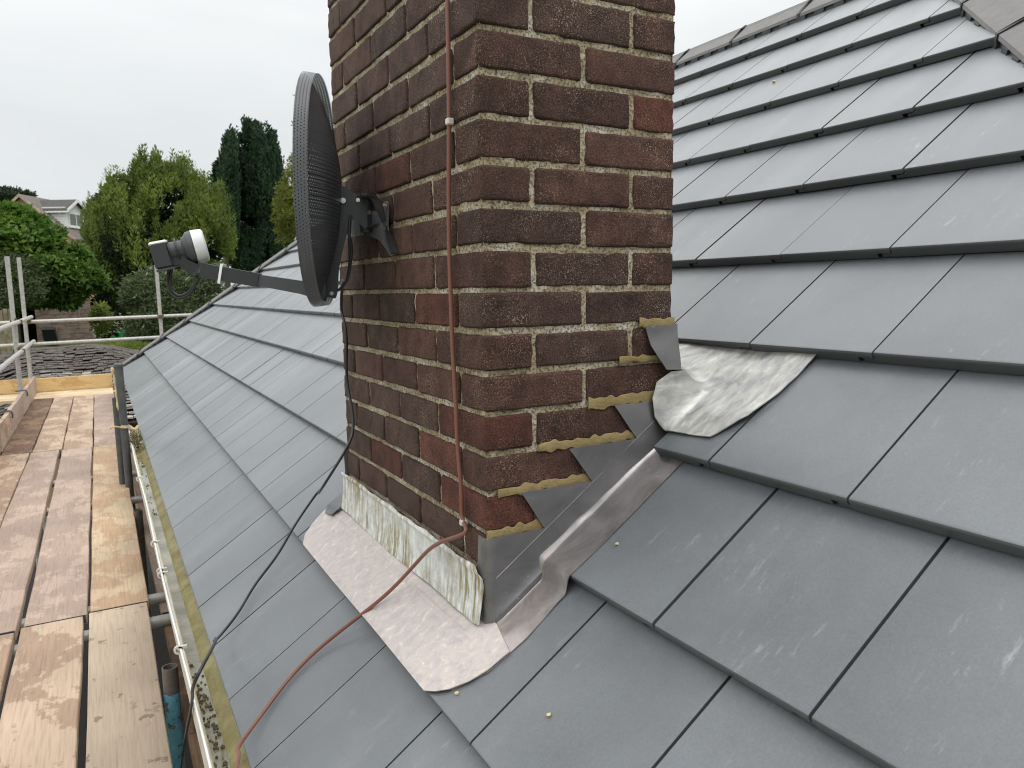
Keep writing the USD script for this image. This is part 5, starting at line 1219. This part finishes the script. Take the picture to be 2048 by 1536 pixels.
# conifers
def conifer(label, poly, Y, n, seed, basepx):
    t = thing('conifer_tree', label, 'tree', 'dark conifers beyond the tall shrub')
    obj('crown', foliage(poly, Y, n * 3, 34, 0.17, 0.50, 0.15, 1.7, -0.3, seed, upward=1.3, plume=1.0, clump=(12, 60, 0.42)), 'leaf_conifer', t)
    obj('inner_foliage', foliage(list(Polygon(poly).buffer(-7).exterior.coords), Y + 0.9, 420, 34, 0.24, 0.6, 0.3, 0.5, -0.2, seed + 50, upward=0.6), 'leaf_conifer', t)
    b = at(*basepx, Y); obj('trunk', trunk([(b[0], Y, ground_z(b[0], Y) - 0.2), (b[0], Y, b[2]), (b[0], Y, at(basepx[0], 300, Y)[2])], 0.22, 0.04), 'bark', t)
conifer('broad dark green conifer with a blunt many pointed top', [(462, 520), (470, 420), (474, 340), (478, 285), (484, 262), (492, 256), (500, 258), (506, 262), (512, 260), (520, 268), (530, 262), (540, 268), (548, 290), (556, 330), (566, 372), (574, 410), (580, 470), (584, 540), (520, 560), (470, 545)], 46.0, 1500, 121, (520, 560))
conifer('slimmer dark conifer leaning against the left of the broad one', [(420, 380), (424, 352), (430, 328), (440, 322), (446, 306), (452, 284), (457, 272), (464, 280), (472, 288), (474, 340), (470, 420), (468, 520), (440, 520), (424, 440)], 45.0, 700, 122, (452, 520))
gt = thing('golden_conifer', 'yellow green feathery conifer just behind the dish', 'tree')
obj('crown', foliage([(548, 420), (556, 380), (560, 360), (566, 372), (572, 340), (574, 308), (580, 330), (592, 300), (600, 330), (606, 420), (606, 480), (560, 484), (552, 450), (546, 440)], 24.0, 260, 24, 0.12, 0.28, 0.15, 0.7, -0.3, 131, upward=0.2, droop=0.4), 'leaf_gold', gt)
obj('top', foliage([(585, 200), (594, 178), (604, 190), (640, 200), (660, 235), (664, 270), (640, 300), (600, 300), (590, 260)], 24.5, 60, 18, 0.12, 0.28, 0.13, 0.5, -0.3, 132, upward=0.6), 'leaf_gold', gt)
b = at(600, 480, 24.2); obj('trunk', trunk([(b[0], 24.2, ground_z(b[0], 24.2) - 0.2), (b[0], 24.2, b[2]), at(625, 240, 24.4)], 0.12, 0.03), 'bark', gt)
# buddleia and shade planting
bu = thing('flowering_shrub', 'pale grey green shrub with small faded flower spikes beyond the far hip', 'shrub')
obj('foliage', foliage([(254, 560), (280, 545), (310, 535), (330, 545), (360, 548), (400, 530), (440, 530), (450, 560), (420, 600), (400, 640), (360, 690), (300, 700), (270, 690), (250, 660), (262, 620), (246, 600)], 24.5, 800, 20, 0.13, 0.24, 0.2, 0.8, -0.35, 141, upward=0.1, droop=0.6), 'leaf_greygreen', bu)
b = at(330, 690, 24.6); obj('stems', cat_([trunk([(b[0] + q * 0.1, 24.7, ground_z(b[0], 24.7) - 0.1), (b[0] + q * 0.35, 24.6, b[2] + 0.9), (b[0] + q * 0.8, 24.5, b[2] + 1.6)], 0.03, 0.008) for q in (-1.4, -0.6, 0.2, 1.0, 1.8)]), 'bark', bu)
rr = np.random.default_rng(5)
plain('faded_flower', (0.30, 0.25, 0.25), rough=0.9)
for px, py in ((292, 550), (300, 538), (330, 548), (268, 596), (372, 560), (345, 600), (285, 655), (300, 648), (318, 612)):
    p = at(px, py, 23.7); d = rr.normal()
    obj('flower_spike', trunk([p, p + [0.04, 0, 0.05], p + [0.07 + 0.05 * d, 0, 0.09]], 0.02, 0.006), 'faded_flower', bu)
obj('shade_shrub', foliage([(196, 470), (260, 440), (330, 470), (360, 560), (330, 640), (280, 680), (210, 690), (185, 640), (180, 560)], 32.0, 420, 22, 0.14, 0.4, 0.28, 1.0, -0.3, 151), 'leaf_dark', None, label='dark shaded shrub mass between the shed and the flowering shrub', cat='shrub')  # deep shade of the hollow is put into the leaf colour
obj('low_shrub', foliage([(186, 620), (205, 606), (220, 622), (216, 650), (206, 668), (188, 668)], 28.5, 60, 16, 0.13, 0.45, 0.15, 0.3, -0.3, 152), 'leaf_lime', None, label='small yellow green bush at the right corner of the shed', cat='shrub')
obj('verge_grass', foliage([(180, 690), (240, 684), (300, 690), (330, 705), (300, 725), (200, 725)], 22.5, 240, 22, 0.12, 0.16, 0.16, 0.8, -0.2, 153, upward=0.8), 'leaf_lime', None, kind='stuff', label='rough yellowing grass bank beyond the old tiled roof', cat='grass')
ft = thing('distant_tree', 'distant rounded tree behind the far house at the left edge', 'tree')
obj('crown', foliage([(-60, 392), (-20, 380), (10, 379), (30, 380), (44, 386), (60, 388), (66, 396), (40, 410), (-60, 430)], 92.0, 240, 26, 0.30, 0.5, 0.5, 2.5, -0.2, 161), 'leaf_dark', ft)
b = at(0, 430, 92.); obj('trunk', trunk([(b[0], 92, ground_z(b[0], 92) - 0.5), (b[0], 92, b[2]), (b[0] + 0.3, 92, b[2] + 1.5)], 0.3, 0.1), 'bark', ft)

# ---------------------------------------------------------------- far house with a white dormer
fh = thing('far_house', 'distant brick house with a brown roof and a white clad dormer window', 'house')
G0 = at(42, 391, 70.0)                       # gable apex
rd = np.array([0.50, 0.866, 0.0]); sd = np.array([0.866, -0.50, 0.0])   # along the ridge, down the visible slope
pit = math.tan(math.radians(40)); ov = 0.25
def fhp(a, b, dz=0.0): return G0 + rd * a + sd * b + np.array([0, 0, -abs(b) * pit + dz])
HB, HL = 4.2, 8.5
zg = ground_z(G0[0], 70) - 0.2
Lft, Rgt = fhp(0, -HB), fhp(0, HB)
wl = []
for a in (0, HL):
    A_, B_, C_ = fhp(a, 0, -0.1), fhp(a, -HB + 0.3, -0.1), fhp(a, HB - 0.3, -0.1)
    wl += [A_, B_, C_, np.array([B_[0], B_[1], zg]), np.array([C_[0], C_[1], zg])]
Fw = [[0, 1, 3], [0, 3, 4], [0, 4, 2], [5, 8, 6], [5, 9, 8], [5, 7, 9], [2, 4, 9], [2, 9, 7], [1, 6, 8], [1, 8, 3]]
obj('wall', T(wl, Fw), 'house_brick_far', fh)
def roofslab(a0, a1, b0, b1, th=0.12):
    vs = []
    for dz in (0.1, 0.1 - th): vs += [fhp(a0, b0, dz), fhp(a1, b0, dz), fhp(a1, b1, dz), fhp(a0, b1, dz)]
    m = trimesh.convex.convex_hull(np.array(vs)); return m
hr = obj('roof', cat_([roofslab(-ov, HL, 0, HB), roofslab(-ov, HL, 0, -HB)]), 'house_roof_far', fh)
obj('barge_board', cat_([trimesh.convex.convex_hull(np.array([fhp(-ov - 0.04, 0, 0.12), fhp(-ov - 0.04, s * HB, 0.12), fhp(-ov - 0.04, 0, -0.14), fhp(-ov - 0.04, s * HB, -0.14), fhp(-ov, 0, 0.12), fhp(-ov, s * HB, 0.12), fhp(-ov, 0, -0.14), fhp(-ov, s * HB, -0.14)])) for s in (1, -1)]), 'board_pinkish', fh)
# dormer: cheeks, front gable, little roof, window
da, dw, db = 1.80, 2.5, 3.1     # centre along ridge, width, front distance down the slope
zf = fhp(0, db)[2]; zE = zf + 1.5
def dp(a, b, z): return np.array([*(G0 + rd * a + sd * b)[:2], z])
a0, a1 = da - dw / 2, da + dw / 2; bb = (G0[2] - zE) / pit
ck = [dp(a0, db, zf), dp(a0, db, zE), dp(a0, bb, zE)]
vs = ck + [dp(a1, db, zf), dp(a1, db, zE), dp(a1, bb, zE), dp(da, db, zE + 0.75)]
obj('dormer', T(vs, [[0, 1, 2], [3, 5, 4], [0, 3, 4], [0, 4, 1], [1, 4, 6]]), 'house_white', fh, label='white clad dormer')
bt = (G0[2] - zE - 0.85) / pit
dr = []
for s in (-1, 1):
    e = da + s * (dw / 2 + 0.25)
    dr.append(trimesh.convex.convex_hull(np.array([dp(da, db + 0.3, zE + 0.95), dp(e, db + 0.3, zE + 0.02), dp(da, bt, zE + 0.95), dp(e, bb - 0.2, zE + 0.02), dp(da, db + 0.3, zE + 0.82), dp(e, db + 0.3, zE - 0.10), dp(da, bt, zE + 0.82), dp(e, bb - 0.2, zE - 0.10)])))
obj('dormer_roof', cat_(dr), 'house_roof_dark', fh)
obj('dormer_fascia', cat_([trimesh.convex.convex_hull(np.array([dp(da, db + 0.3 + t, zE + 0.97) for t in (0.01, 0.05)] + [dp(da, db + 0.3 + t, zE + 0.72) for t in (0.01, 0.05)] + [dp(da + s * (dw / 2 + 0.27), db + 0.3 + t, zE + 0.02) for t in (0.01, 0.05)] + [dp(da + s * (dw / 2 + 0.27), db + 0.3 + t, zE - 0.2) for t in (0.01, 0.05)])) for s in (-1, 1)] + [trimesh.convex.convex_hull(np.array([dp(a0 - 0.25, b, z) for b in (bb, db + 0.3) for z in (zE - 0.22, zE - 0.02)] + [dp(a0 - 0.22, b, z) for b in (bb, db + 0.3) for z in (zE - 0.22, zE - 0.02)]))]), 'house_white', fh)
win = obj('window', trimesh.convex.convex_hull(np.array([dp(a, b, z) for a in (da - 0.95, da + 0.95) for b in (db + 0.01, db + 0.06) for z in (zf + 0.25, zE - 0.15)])), 'house_white', fh)
for a_0, a_1 in ((da - 0.85, da - 0.06), (da + 0.06, da + 0.85)):
    obj('pane', trimesh.convex.convex_hull(np.array([dp(a, b, z) for a in (a_0, a_1) for b in (db + 0.05, db + 0.075) for z in (zf + 0.36, zE - 0.26)])), 'house_pane', win)
obj('sill', trimesh.convex.convex_hull(np.array([dp(a, b, z) for a in (da - 1.05, da + 1.05) for b in (db + 0.02, db + 0.16) for z in (zf + 0.13, zf + 0.23)])), 'house_white', win)
for q in range(9):
    z0 = zf + q * 0.195 + 0.01
    bq = (G0[2] - z0) / pit
    obj('cladding_board', trimesh.convex.convex_hull(np.array([dp(a0 - t, b, z) for t in (0.004, 0.03) for b in (min(bq, db), db) for z in (z0, z0 + 0.17)])), 'house_white', fh)
